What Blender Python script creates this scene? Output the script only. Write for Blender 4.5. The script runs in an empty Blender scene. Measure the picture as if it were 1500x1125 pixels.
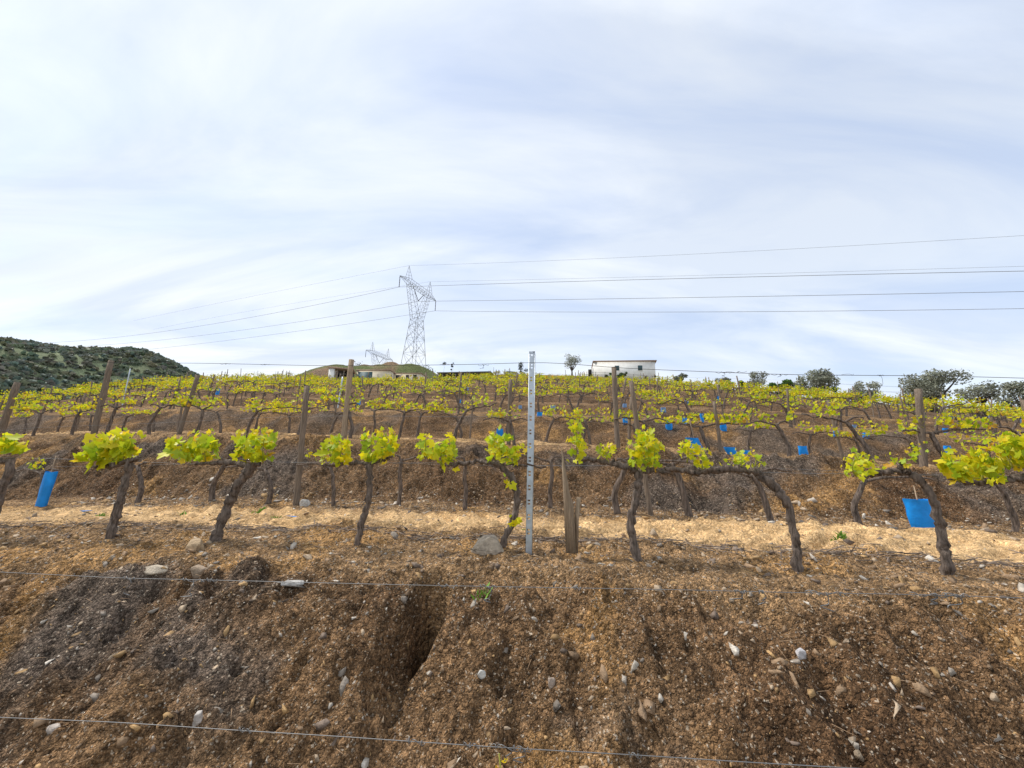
import bpy, bmesh, math, random
import numpy as np
rng = np.random.default_rng(7); random.seed(7)
scn = bpy.context.scene; COL = scn.collection
# ------------------------------------------------------------------ camera
PITCH = math.radians(12.0); ROLL = math.radians(1.2); F = 600.0; YAW = math.radians(10.0)
EYE = np.array([0., 0., .61])
cf = np.array([0, math.cos(PITCH), math.sin(PITCH)]); r0 = np.array([1., 0, 0]); u0 = np.array([0, -math.sin(PITCH), math.cos(PITCH)])
cr = r0*math.cos(ROLL)+u0*math.sin(ROLL); cu = u0*math.cos(ROLL)-r0*math.sin(ROLL)
from mathutils import Matrix, Vector
cam = bpy.data.cameras.new('camera'); camo = bpy.data.objects.new('camera', cam); COL.objects.link(camo)
cam.sensor_width = 36; cam.lens = 36*F/1500; cam.clip_start = .05; cam.clip_end = 5000
camo.matrix_world = Matrix(((cr[0], cu[0], -cf[0], EYE[0]), (cr[1], cu[1], -cf[1], EYE[1]), (cr[2], cu[2], -cf[2], EYE[2]), (0, 0, 0, 1)))
scn.camera = camo
# ------------------------------------------------------------------ sky, sun, exposure
SUN_EL = math.radians(52); SUN_AZ = math.radians(-70)      # azimuth from +Y towards +X
w = bpy.data.worlds.new('World'); scn.world = w; w.use_nodes = True
nt = w.node_tree; N = nt.nodes; L = nt.links; bg = N['Background']
sky = N.new('ShaderNodeTexSky'); sky.sky_type = 'NISHITA'; sky.sun_disc = False; sky.sun_elevation = SUN_EL; sky.sun_rotation = SUN_AZ
tc = N.new('ShaderNodeTexCoord'); sep = N.new('ShaderNodeSeparateXYZ'); L.new(tc.outputs['Generated'], sep.inputs[0])
mx = N.new('ShaderNodeMath'); mx.operation = 'MAXIMUM'; mx.inputs[1].default_value = 0.0; L.new(sep.outputs[2], mx.inputs[0])
ad = N.new('ShaderNodeMath'); ad.operation = 'ADD'; ad.inputs[1].default_value = .22; L.new(mx.outputs[0], ad.inputs[0])
dv = N.new('ShaderNodeVectorMath'); dv.operation = 'DIVIDE'; L.new(tc.outputs['Generated'], dv.inputs[0])
cb = N.new('ShaderNodeCombineXYZ'); [L.new(ad.outputs[0], cb.inputs[i]) for i in range(2)]; cb.inputs[2].default_value = 1e6
L.new(cb.outputs[0], dv.inputs[1])
rt = N.new('ShaderNodeMapping'); rt.inputs['Rotation'].default_value = (0, 0, .6); rt.inputs['Location'].default_value = (1.7, .4, 0); rt.inputs['Scale'].default_value = (.55, 1.5, 1); L.new(dv.outputs[0], rt.inputs[0])
n1 = N.new('ShaderNodeTexNoise'); n1.inputs['Scale'].default_value = .8; n1.inputs['Detail'].default_value = 9; n1.inputs['Roughness'].default_value = .56; n1.inputs['Distortion'].default_value = .5
L.new(rt.outputs[0], n1.inputs['Vector'])
rp = N.new('ShaderNodeValToRGB'); rp.color_ramp.elements[0].position = .42; rp.color_ramp.elements[1].position = .56
rp.color_ramp.elements[0].color = (.66, .66, .66, 1); rp.color_ramp.elements[1].color = (1, 1, 1, 1); L.new(n1.outputs[0], rp.inputs[0])
n2 = N.new('ShaderNodeTexNoise'); n2.inputs['Scale'].default_value = 1.5; n2.inputs['Detail'].default_value = 9; n2.inputs['Distortion'].default_value = .9; n2.inputs['Roughness'].default_value = .55; L.new(rt.outputs[0], n2.inputs['Vector'])
cc = N.new('ShaderNodeValToRGB'); cc.color_ramp.elements[0].position = .38; cc.color_ramp.elements[1].position = .62
cc.color_ramp.elements[0].color = (6.2, 7.0, 8.5, 1); cc.color_ramp.elements[1].color = (8.3, 8.7, 9.1, 1); L.new(n2.outputs[0], cc.inputs[0])
mixs = N.new('ShaderNodeMix'); mixs.data_type = 'RGBA'; L.new(rp.outputs[0], mixs.inputs[0]); skg = N.new('ShaderNodeVectorMath'); skg.operation = 'SCALE'; skg.inputs['Scale'].default_value = 1.7; L.new(sky.outputs[0], skg.inputs[0]); L.new(skg.outputs[0], mixs.inputs[6]); L.new(cc.outputs[0], mixs.inputs[7])
L.new(mixs.outputs[2], bg.inputs[0]); bg.inputs[1].default_value = .1
sd = bpy.data.lights.new('sun', 'SUN'); sd.energy = 3.0; sd.angle = math.radians(5); sd.color = (1, .95, .87)
so = bpy.data.objects.new('sun', sd); COL.objects.link(so)
sv = Vector((math.sin(SUN_AZ)*math.cos(SUN_EL), math.cos(SUN_AZ)*math.cos(SUN_EL), math.sin(SUN_EL)))
so.rotation_euler = sv.to_track_quat('Z', 'Y').to_euler(); so.location = (0, 0, 60)
scn.view_settings.view_transform = 'Standard'; scn.view_settings.look = 'None'; scn.view_settings.exposure = 0.28; scn.view_settings.gamma = 1
# ------------------------------------------------------------------ pixel <-> place helpers
VH = np.array([math.sin(YAW), math.cos(YAW), 0]); UH = np.array([math.cos(YAW), -math.sin(YAW), 0])
def ray(px, py):
    d = cf+cr*((px-750)/F)+cu*((562.5-py)/F); return d/np.linalg.norm(d)
def proj(P):
    d = np.asarray(P, float)-EYE; z = d@cf; return 750+F*(d@cr)/z, 562.5-F*(d@cu)/z, z
def on_v(px, py, v):                      # point where a pixel's ray meets the vertical plane of a vine row
    d = ray(px, py); return EYE+d*((v-EYE@VH)/(d@VH))
def uv(u, v): return UH*u+VH*v
# ------------------------------------------------------------------ noise
def _h(ix, iy, s):
    n = (ix.astype(np.int64)*374761393+iy.astype(np.int64)*668265263+s*974711) & 0x7fffffff
    n = ((n ^ (n >> 13))*1274126177) & 0x7fffffff
    return ((n ^ (n >> 16)) & 0xffff)/65535.0
def vn(x, y, s=0):
    x = np.asarray(x, float); y = np.asarray(y, float); ix = np.floor(x); iy = np.floor(y); fx = x-ix; fy = y-iy
    fx = fx*fx*(3-2*fx); fy = fy*fy*(3-2*fy)
    a = _h(ix, iy, s); b = _h(ix+1, iy, s); c = _h(ix, iy+1, s); d = _h(ix+1, iy+1, s)
    return (a*(1-fx)+b*fx)*(1-fy)+(c*(1-fx)+d*fx)*fy-.5
def fbm(x, y, s=0, o=4, g=.5):
    r = 0; a = 1
    for i in range(o): r = r+a*vn(x*2**i+i*17.3, y*2**i-i*9.1, s+i); a *= g
    return r
def sst(a, b, x):
    t = np.clip((x-a)/(b-a), 0, 1); return t*t*(3-2*t)
def sp(x, k): return k*np.logaddexp(0, np.asarray(x)/k)
def softmin(a, b, k):
    m = np.minimum(a, b); return m-k*np.log(np.exp(-(a-m)/k)+np.exp(-(b-m)/k))
# ------------------------------------------------------------------ terrain: terraced vineyard hillside
PER = 4.6; V0 = 3.25
PH = [0, .25, 2.85, 3.0, 4.2, 4.42, 4.6]; PD = [0, .015, .17, .22, 1.08, 1.17, 1.196]
HOUSE = (22.3, 81.0)
def macro(x, y):
    v = x*VH[0]+y*VH[1]; u = x*UH[0]+y*UH[1]
    m = -sst(5.8, 8, v)*.035*np.clip(u+3, -34, 60)-.098*sp(x-14, 4.)-.3*sp(-x-42, 5.)-.036*sp(v-19, 4.)*sst(-2, -9, x)*(1-.7*sst(-21, -31, x))-.18*sp(-.8*x-.6*y-2.5, 2.)
    return m
def steps(v):
    p = v-V0; k = np.floor(p/PER); return k*1.196+np.interp(p-k*PER, PH, PD)
# gully and hollow in the near bank: placed below, once the ground is known
def H(x, y, fine=True):
    x = np.asarray(x, float); y = np.asarray(y, float)
    v = x*VH[0]+y*VH[1]; u = x*UH[0]+y*UH[1]
    far = sst(9, 30, v)
    ve = v+(.16+.25*far)*fbm(u*.55+np.floor((v-V0-3.6)/PER)*7.7, v*.1, 3, 2)*sst(3.0, 2.2, v)*0+(.14+.3*far)*fbm(u*.5, np.floor((v-V0-3.6)/PER)*3.3, 5, 2)*sst(5.8, 7.0, v)
    s = steps(ve); lin = .26*(v-3.57)
    cap = 18.3-4.2*sst(-1, -7, x)+1.6*sst(-26, -36, x)+1.3*np.exp(-((x-HOUSE[0])/9)**2)
    m = macro(x, y); top = softmin(lin+m, cap, .6); fade = np.clip((lin+m-top)/2.0, 0, 1)
    h = top+((s-lin)*(1-.55*sst(9.5, 13, v))-.03)*(1-fade)
    h = h-.0022*np.maximum(0, y-88)**1.6
    if fine:
        nr = 1-sst(8, 30, v)
        p = (v-V0)/PER; ph = (p-np.floor(p))*PER
        bank = sst(2.8, 3.1, ph)*(1-sst(4.2, 4.6, ph))
        trk = sst(.72, .95, ph)*(1-sst(1.9, 2.15, ph))
        h = h+nr*(bank*(.30*fbm(u*1.1, v*1.0, 11, 3)+.16*(.22-np.abs(fbm(u*2.1+.5*v, v*1.7, 10, 3)))+.10*fbm(u*4.5+1.5*v, v*1.3, 12, 3))+.05*fbm(u*1.6, v*1.6, 13, 3)+(1-trk*.5)*.04*fbm(u*9, v*9, 14, 3)+(.35+.65*bank)*(1-trk*.6)*(.15*(.2-np.abs(fbm(u*5+.8*v, v*4, 15, 3)))+.075*(.2-np.abs(fbm(u*15, v*13, 16, 2)))+.15*np.maximum(0, vn(u*10, v*10, 17)-.2)+.10*np.maximum(0, vn(u*21, v*19, 18)-.22)))
        # tractor lugs pressed into the soft track
        lug = np.abs(((u*1.0+np.abs(ph-1.45)*.9+.25*vn(u*.8, v, 2)+.22*vn(u*2.6, v*3, 4))/.30) % 1-.5)*2
        h = h+nr*trk*((.09+.10*vn(u*1.3, v*2, 24))*sst(.25, .8, lug)-.02+.11*fbm(u*3, v*5, 19, 3)+.05*fbm(u*9, v*11, 20, 2))*(.65+.8*vn(u*.35, v*.7, 23))
        h = h+nr*.05*np.exp(-((ph-.62)/.13)**2)*(.6+vn(u*2, v, 29))
        d = G1[:2]-G0[:2]; ln = np.hypot(*d); t = np.clip(((x-G0[0])*d[0]+(y-G0[1])*d[1])/ln**2, 0, 1)
        q = np.hypot(x-G0[0]-t*d[0], y-G0[1]-t*d[1]); h = h-(.40-.26*t)*np.exp(-(q/(.09+.05*t))**2)-.55*np.exp(-(np.hypot((x-GC[0])/.10, (y-GC[1]-.03)/.20))**4)
    return h
def ground_hit(px, py, t0=3.0, t1=140.):
    d = ray(px, py); t = np.geomspace(t0, t1, 1500); P = EYE+d[None]*t[:, None]
    below = P[:, 2] < H(P[:, 0], P[:, 1], False)
    i = int(np.argmax(below)) if below.any() else 1200
    p = P[i].copy(); p[2] = H(p[0], p[1], 'G1' in globals()); return p
GC = ground_hit(634, 872, 1.5); G0 = ground_hit(640, 850, 1.5); G1 = ground_hit(572, 985, 1.5)
# ------------------------------------------------------------------ mesh helpers
WO = {}                                   # world origin of every object that may get children
def new_mesh(name, V, T, mat=None, col=None, smooth=False):
    V = np.ascontiguousarray(V, np.float32); T = np.ascontiguousarray(T, np.int32); k = T.shape[1]
    me = bpy.data.meshes.new(name); me.vertices.add(len(V)); me.vertices.foreach_set('co', V.ravel())
    me.loops.add(T.size); me.loops.foreach_set('vertex_index', T.ravel())
    me.polygons.add(len(T)); me.polygons.foreach_set('loop_start', np.arange(0, T.size, k, dtype=np.int32))
    me.update(calc_edges=True)
    if smooth: me.polygons.foreach_set('use_smooth', np.ones(len(T), bool))
    if col is not None:
        c = np.ones((len(V), 4), np.float32); col = np.asarray(col); c[:, :col.shape[-1]] = col; a = me.color_attributes.new('col', 'FLOAT_COLOR', 'POINT'); a.data.foreach_set('color', c.ravel())
    if mat: me.materials.append(mat)
    return me
def put(name, me, origin=(0, 0, 0), parent=None, **pr):
    o = bpy.data.objects.new(name, me); COL.objects.link(o); origin = np.asarray(origin, float)
    if parent is not None: o.parent = parent; o.location = origin-WO[parent.name]
    else: o.location = origin
    WO[o.name] = origin
    for k, x in pr.items(): o[k] = x
    return o
def mk(name, V, T, mat, origin=(0, 0, 0), parent=None, col=None, smooth=False, **pr):
    return put(name, new_mesh(name, np.asarray(V)-np.asarray(origin), T, mat, col, smooth), origin, parent, **pr)
def thing(name, origin, label, cat, group=None):
    o = put(name, None, origin, None, label=label, category=cat); o.empty_display_size = .1
    if group: o['group'] = group
    return o
class Acc:
    def __init__(s): s.V = []; s.T = []; s.C = []; s.n = 0
    def add(s, V, T, c=(1, 1, 1)):
        V = np.asarray(V, float); s.V.append(V); s.T.append(np.asarray(T)+s.n); s.C.append(np.broadcast_to(np.asarray(c, float), V.shape)); s.n += len(V); return s
    def get(s): return np.concatenate(s.V), np.concatenate(s.T), np.concatenate(s.C)
    def mesh(s, name, mat, smooth=False, origin=(0, 0, 0)):
        V, T, C = s.get(); return new_mesh(name, V-np.asarray(origin), T, mat, C, smooth)
def tube(P, R, n=7, jit=0.0, cap=True, lobe=0.):
    P = np.asarray(P, float); R = np.broadcast_to(np.asarray(R, float), (len(P),)); V = []
    t = np.gradient(P, axis=0); t /= np.linalg.norm(t, axis=1)[:, None]+1e-9
    a = np.array([0, 0, 1.]) if abs(t[0][2]) < .8 else np.array([0, 1., 0])
    for i in range(len(P)):
        x = np.cross(a, t[i]); x /= np.linalg.norm(x)+1e-9; y = np.cross(t[i], x); an = np.arange(n)*2*math.pi/n
        rr = R[i]*(1+jit*rng.uniform(-1, 1, n)+lobe*np.cos(3*an+i*.35))
        V.append(P[i]+np.outer(np.cos(an)*rr, x)+np.outer(np.sin(an)*rr, y))
    V = np.concatenate(V); T = []
    for i in range(len(P)-1):
        for j in range(n):
            b = i*n+j; c = i*n+(j+1) % n; T += [(b, c, c+n), (b, c+n, b+n)]
    if cap:
        for base, f in ((0, 1), ((len(P)-1)*n, 0)):
            for j in range(1, n-1): T.append((base, base+j+1, base+j) if f else (base, base+j, base+j+1))
    return V, np.array(T)
def resample(P, n, wob=0):
    P = np.asarray(P, float); d = np.r_[0, np.cumsum(np.linalg.norm(np.diff(P, axis=0), axis=1))]; s = np.linspace(0, d[-1], n)
    # smooth by Catmull-like cubic through cumulative length
    Q = np.stack([np.interp(s, d, P[:, i]) for i in range(3)], 1)
    for _ in range(2): Q[1:-1] = (Q[:-2]+2*Q[1:-1]+Q[2:])/4
    if wob: Q[1:-1] += rng.normal(0, wob, (n-2, 3))
    return Q
def box(x0, x1, y0, y1, z0, z1):
    V = np.array([(x, y, z) for x in (x0, x1) for y in (y0, y1) for z in (z0, z1)])
    Q = [(0, 1, 3, 2), (4, 6, 7, 5), (0, 4, 5, 1), (2, 3, 7, 6), (0, 2, 6, 4), (1, 5, 7, 3)]
    return V, np.array([t for a, b, c, d in Q for t in ((a, b, c), (a, c, d))])
def rotz(V, a): c, s = math.cos(a), math.sin(a); return np.asarray(V)@np.array([[c, s, 0], [-s, c, 0], [0, 0, 1]])
def rand_rot(n=None):
    q = rng.normal(size=4); q /= np.linalg.norm(q); w_, x, y, z = q
    return np.array([[1-2*(y*y+z*z), 2*(x*y-z*w_), 2*(x*z+y*w_)], [2*(x*y+z*w_), 1-2*(x*x+z*z), 2*(y*z-x*w_)], [2*(x*z-y*w_), 2*(y*z+x*w_), 1-2*(x*x+y*y)]])
# ------------------------------------------------------------------ materials
def mat(name, base, rough=.85, use_col=False, nscale=0, namp=.3, bump=0, bscale=40, metal=0, trans=0, stretch=None, spec=.3):
    m = bpy.data.materials.new(name); m.use_nodes = True; n = m.node_tree.nodes; l = m.node_tree.links; p = n['Principled BSDF']
    p.inputs['Roughness'].default_value = rough; p.inputs['Metallic'].default_value = metal; p.inputs['Specular IOR Level'].default_value = spec
    src = n.new('ShaderNodeRGB'); src.outputs[0].default_value = (*base, 1); out = src.outputs[0]
    if use_col:
        a = n.new('ShaderNodeAttribute'); a.attribute_name = 'col'; mm = n.new('ShaderNodeMix'); mm.data_type = 'RGBA'; mm.blend_type = 'MULTIPLY'; mm.inputs[0].default_value = 1
        l.new(out, mm.inputs[6]); l.new(a.outputs[0], mm.inputs[7]); out = mm.outputs[2]
    g = n.new('ShaderNodeNewGeometry'); vec = g.outputs['Position']
    if stretch:
        tcn = n.new('ShaderNodeTexCoord'); mp = n.new('ShaderNodeMapping'); mp.inputs['Scale'].default_value = stretch; l.new(tcn.outputs['Object'], mp.inputs[0]); vec = mp.outputs[0]
    if nscale:
        t = n.new('ShaderNodeTexNoise'); t.inputs['Scale'].default_value = nscale; t.inputs['Detail'].default_value = 6; l.new(vec, t.inputs['Vector'])
        mr = n.new('ShaderNodeMapRange'); mr.inputs[1].default_value = .25; mr.inputs[2].default_value = .75; mr.inputs[3].default_value = 1-namp; mr.inputs[4].default_value = 1+namp; l.new(t.outputs[0], mr.inputs[0])
        mu = n.new('ShaderNodeVectorMath'); mu.operation = 'SCALE'; l.new(out, mu.inputs[0]); l.new(mr.outputs[0], mu.inputs['Scale']); out = mu.outputs[0]
    l.new(out, p.inputs['Base Color'])
    if bump:
        t = n.new('ShaderNodeTexNoise'); t.inputs['Scale'].default_value = bscale; t.inputs['Detail'].default_value = 5; l.new(vec, t.inputs['Vector'])
        b = n.new('ShaderNodeBump'); b.inputs['Strength'].default_value = bump; b.inputs['Distance'].default_value = .02; l.new(t.outputs[0], b.inputs['Height']); l.new(b.outputs[0], p.inputs['Normal'])
    if trans:
        tr = n.new('ShaderNodeBsdfTranslucent'); l.new(out, tr.inputs[0]); ms = n.new('ShaderNodeMixShader'); ms.inputs[0].default_value = trans
        l.new(p.outputs[0], ms.inputs[1]); l.new(tr.outputs[0], ms.inputs[2]); l.new(ms.outputs[0], n['Material Output'].inputs[0])
    return m
def soil_material():
    m = bpy.data.materials.new('stony_soil'); m.use_nodes = True; n = m.node_tree.nodes; l = m.node_tree.links; p = n['Principled BSDF']; p.inputs['Roughness'].default_value = .95; p.inputs['Specular IOR Level'].default_value = .15
    a = n.new('ShaderNodeAttribute'); a.attribute_name = 'col'; g = n.new('ShaderNodeNewGeometry'); out = a.outputs[0]
    def noise(sc, lo, hi, det=6):
        t = n.new('ShaderNodeTexNoise'); t.inputs['Scale'].default_value = sc; t.inputs['Detail'].default_value = det; t.inputs['Roughness'].default_value = .65; l.new(g.outputs['Position'], t.inputs['Vector'])
        r = n.new('ShaderNodeMapRange'); r.inputs[1].default_value = .3; r.inputs[2].default_value = .7; r.inputs[3].default_value = lo; r.inputs[4].default_value = hi; l.new(t.outputs[0], r.inputs[0]); return r.outputs[0], t.outputs[0]
    hs = []
    for sc, lo, hi in ((3.1, .5, 1.6), (24, .45, 1.6), (95, .5, 1.55)):
        f, h = noise(sc, lo, hi); hs.append(h); mu = n.new('ShaderNodeVectorMath'); mu.operation = 'SCALE'; l.new(out, mu.inputs[0]); l.new(f, mu.inputs['Scale']); out = mu.outputs[0]
    # crumbs and chips of shale in the soil
    last = None
    for sc, th, c in ((52, .34, (.56, .47, .36)), (120, .30, (.50, .40, .29))):
        wp_ = n.new('ShaderNodeTexNoise'); wp_.inputs['Scale'].default_value = sc*.6; l.new(g.outputs['Position'], wp_.inputs['Vector']); wv = n.new('ShaderNodeVectorMath'); wv.operation = 'MULTIPLY_ADD'; wv.inputs[1].default_value = (1.6/sc,)*3; l.new(wp_.outputs['Color'], wv.inputs[0]); l.new(g.outputs['Position'], wv.inputs[2])
        mp = n.new('ShaderNodeMapping'); mp.inputs['Rotation'].default_value = (.5, .7, .4); mp.inputs['Scale'].default_value = (1, .55, 1.3); l.new(wv.outputs[0], mp.inputs[0]); vo = n.new('ShaderNodeTexVoronoi'); vo.inputs['Scale'].default_value = sc; l.new(mp.outputs[0], vo.inputs['Vector'])
        wn = n.new('ShaderNodeSeparateColor'); l.new(vo.outputs['Color'], wn.inputs[0])
        lt = n.new('ShaderNodeMath'); lt.operation = 'LESS_THAN'; lt.inputs[1].default_value = th; l.new(vo.outputs['Distance'], lt.inputs[0])
        gt = n.new('ShaderNodeMath'); gt.operation = 'GREATER_THAN'; gt.inputs[1].default_value = .77; l.new(wn.outputs[0], gt.inputs[0])
        an = n.new('ShaderNodeMath'); an.operation = 'MULTIPLY'; l.new(lt.outputs[0], an.inputs[0]); l.new(gt.outputs[0], an.inputs[1])
        sc_ = n.new('ShaderNodeMath'); sc_.operation = 'MULTIPLY'; sc_.inputs[1].default_value = .6; l.new(an.outputs[0], sc_.inputs[0])
        mm = n.new('ShaderNodeMix'); mm.data_type = 'RGBA'; l.new(sc_.outputs[0], mm.inputs[0]); l.new(out, mm.inputs[6]); mm.inputs[7].default_value = (*c, 1); out = mm.outputs[2]
        last = an.outputs[0] if last is None else last
    hsum = None
    for sc, wgt in ((38, 1.0), (95, .5)):                    # crumb clods: each has its own tone and a domed top
        vo = n.new('ShaderNodeTexVoronoi'); vo.inputs['Scale'].default_value = sc; vo.inputs['Randomness'].default_value = 1; l.new(wv.outputs[0], vo.inputs['Vector']); sc2 = n.new('ShaderNodeSeparateColor'); l.new(vo.outputs['Color'], sc2.inputs[0])
        r_ = n.new('ShaderNodeMapRange'); r_.inputs[3].default_value = .62; r_.inputs[4].default_value = 1.42; l.new(sc2.outputs[1], r_.inputs[0]); mu = n.new('ShaderNodeVectorMath'); mu.operation = 'SCALE'; l.new(out, mu.inputs[0]); l.new(r_.outputs[0], mu.inputs['Scale']); out = mu.outputs[0]
        ng = n.new('ShaderNodeMath'); ng.operation = 'MULTIPLY_ADD'; ng.inputs[1].default_value = -wgt*1.3; l.new(vo.outputs['Distance'], ng.inputs[0])
        if hsum is None: ng.inputs[2].default_value = 0
        else: l.new(hsum, ng.inputs[2])
        hsum = ng.outputs[0]
    am = n.new('ShaderNodeMix'); am.data_type = 'RGBA'; l.new(a.outputs['Alpha'], am.inputs[0]); l.new(a.outputs[0], am.inputs[6]); l.new(out, am.inputs[7]); l.new(am.outputs[2], p.inputs['Base Color'])
    ha = n.new('ShaderNodeMath'); ha.operation = 'ADD'; l.new(hsum, ha.inputs[0]); l.new(hs[1], ha.inputs[1]); hs[1] = ha.outputs[0]
    s1 = n.new('ShaderNodeMath'); s1.operation = 'MULTIPLY_ADD'; s1.inputs[1].default_value = .35; l.new(last, s1.inputs[0]); l.new(hs[1], s1.inputs[2])
    b = n.new('ShaderNodeBump'); l.new(a.outputs['Alpha'], b.inputs['Strength']); b.inputs['Distance'].default_value = .03; l.new(s1.outputs[0], b.inputs['Height']); l.new(b.outputs[0], p.inputs['Normal'])
    return m
M_SOIL = soil_material()
M_STONE = mat('stone', (1, 1, 1), .85, True, 30, .35, .5, 60)
M_BARK = mat('vine_bark', (.15, .115, .092), .95, False, 45, .85, 1.0, 70, stretch=(1, 1, .25))
M_LEAF = mat('vine_leaf', (1, 1, 1), .5, True, 0, 0, .0, trans=.48, spec=.35)
M_STEM = mat('green_shoot', (.30, .30, .05), .6)
M_WOOD = mat('weathered_wood', (.235, .18, .135), .9, False, 14, .45, .8, 60, stretch=(6, 6, .5))
M_WOODL = mat('split_wood', (.42, .31, .21), .9, False, 14, .4, .8, 60, stretch=(6, 6, .5))
M_GALV = mat('galvanised_steel', (.52, .56, .60), .42, False, 25, .15, metal=.85)
M_WIRE = mat('wire', (.20, .20, .20), .5, metal=.6)
M_DARKW = mat('rusty_wire', (.06, .05, .045), .8)
M_BLUE = mat('blue_plastic', (.012, .27, .74), .45, False, 7, .25, .6, 12, trans=.15)
M_BLUEP = mat('faded_blue_plastic', (.20, .33, .55), .6, False, 9, .15, trans=.15)
M_STEEL = mat('pylon_steel', (.27, .28, .30), .6, metal=.3)
M_CABLE = mat('cable', (.30, .31, .33), .6)
M_WALL = mat('limewash', (.84, .83, .80), .9, False, 1.5, .10, .15, 8)
M_CREAM = mat('cream_render', (.70, .62, .47), .9, False, 1.5, .12)
M_ROOF = mat('roof_tile', (.36, .25, .19), .9, False, 6, .3)
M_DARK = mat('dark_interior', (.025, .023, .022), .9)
M_TEAL = mat('teal_door', (.06, .12, .14), .6)
M_SHUT = mat('grey_shutter', (.13, .14, .14), .6)
M_CROWN = mat('tree_leaf', (1, 1, 1), .7, True, 0, 0, trans=.2)
M_TRUNK = mat('tree_bark', (.10, .085, .07), .95, False, 8, .4)
M_TWIG = mat('pruned_twig', (.15, .115, .09), .9, True)
# ------------------------------------------------------------------ terrain sheets
def soil_col(x, y, h):
    v = x*VH[0]+y*VH[1]; u = x*UH[0]+y*UH[1]; p = (v-V0)/PER; ph = (p-np.floor(p))*PER
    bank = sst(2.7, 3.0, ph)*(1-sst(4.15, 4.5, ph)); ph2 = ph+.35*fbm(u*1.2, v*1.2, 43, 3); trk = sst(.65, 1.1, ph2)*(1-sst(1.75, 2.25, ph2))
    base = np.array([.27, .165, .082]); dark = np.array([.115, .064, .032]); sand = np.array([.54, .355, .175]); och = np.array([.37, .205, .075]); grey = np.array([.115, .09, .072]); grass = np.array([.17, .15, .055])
    c = np.broadcast_to(base, x.shape+(3,)).copy()
    def mix(f, k): nonlocal c; c = c*(1-f[..., None])+k*f[..., None]
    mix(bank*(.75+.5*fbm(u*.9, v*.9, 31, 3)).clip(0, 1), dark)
    near = 1-sst(9, 20, v)
    mix(near*sst(.05, .4, fbm(u*1.3, v*1.9, 33, 4))*.75, och)
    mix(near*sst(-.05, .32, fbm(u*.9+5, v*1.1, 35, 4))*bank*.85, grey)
    mix(trk*(1-sst(8, 11, v))*(.85+.6*fbm(u*.7, v*2, 37, 3)).clip(0, 1), sand)
    mix(sst(26, 60, v)*(.55+.9*fbm(u*.3, v*.9, 39, 3)).clip(0, .9), grass)
    mix(sst(-.1, .4, fbm(u*.16, v*.4, 41, 3))*sst(30, 55, v)*.5, np.array([.20, .115, .07]))
    return np.concatenate([c, (1-.42*trk*(1-sst(8, 11, v)))[..., None]], -1)
def sheet(name, us, vs, **pr):
    U, Vv = np.meshgrid(us, vs); X = U*UH[0]+Vv*VH[0]; Y = U*UH[1]+Vv*VH[1]; Z = H(X, Y)
    nu, nv = len(us), len(vs); i = (np.arange(nv-1)[:, None]*nu+np.arange(nu-1)[None]).ravel()
    Q = np.stack([i, i+1, i+nu+1, i+nu], 1); V = np.stack([X, Y, Z], -1).reshape(-1, 3)
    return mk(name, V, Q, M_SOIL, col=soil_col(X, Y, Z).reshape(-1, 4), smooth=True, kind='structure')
S_LOW = sheet('lower_terrace', np.arange(-12, 10, .15), np.arange(-6, .62, .12))
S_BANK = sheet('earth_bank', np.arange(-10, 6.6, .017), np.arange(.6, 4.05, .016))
S_TERR = sheet('vineyard_terrace', np.arange(-20, 12, .03), np.arange(4.04, 8.8, .028))
S_HILL = sheet('hillside', np.arange(-64, 38, .13), np.arange(8.78, 27, .1))
S_UP = sheet('upper_hillside', np.arange(-170, 125, .75), np.arange(26.8, 125, .3))
a = np.linspace(0, 2*math.pi, 65)[:-1]; V = [(0, 0, -9)]+[(3500*math.sin(t), 3500*math.cos(t), -9) for t in a]
mk('valley_ground', V, [(0, 1+(i+1) % 64, 1+i) for i in range(64)], M_SOIL, col=(.10, .11, .05), kind='structure')
# ------------------------------------------------------------------ left hill with scrub
ridge_px = [(-420, 470, 330), (-250, 478, 340), (-120, 486, 345), (0, 496, 350), (60, 504, 355), (110, 511, 360), (150, 512, 365), (200, 512, 365), (225, 518, 362), (250, 531, 350), (280, 549, 335), (320, 566, 315), (380, 590, 300)]
RP = []
for px, py, dist in ridge_px:
    d = ray(px, py+2); RP.append(EYE+d*dist/np.hypot(d[0], d[1]))
RP = resample(RP, 90); nv_ = 70; HV = []; HCc = []
for j in range(nv_):
    t = j/(nv_-1)*1.35                                         # 0 foot towards us, 1 ridge, then the far side
    for i, p in enumerate(RP):
        dirn = p[:2]/np.hypot(*p[:2]); top = p[2]+9
        r = np.hypot(*p[:2])-190*(1-t); z = -9+top*(sst(0, 1, t) if t <= 1 else 1-sst(0, .8, t-1))
        x, y = dirn*r; k = min(1, 5*abs(1-t)); z += k*(9*fbm(x*.02, y*.02, 51, 4)*min(1, 3*t)); HV.append((x, y, z)); HCc.append(t)
HV = np.array(HV); nr_ = len(RP); i = (np.arange(nv_-1)[:, None]*nr_+np.arange(nr_-1)[None]).ravel()
gcol = np.array([.13, .155, .085])*(1+1.0*fbm(HV[:, 0]*.03, HV[:, 1]*.03, 53, 4))[:, None]
mk('scrub_hill', HV, np.stack([i, i+1, i+nr_+1, i+nr_], 1), M_SOIL, col=gcol, smooth=True, kind='structure')
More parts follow.
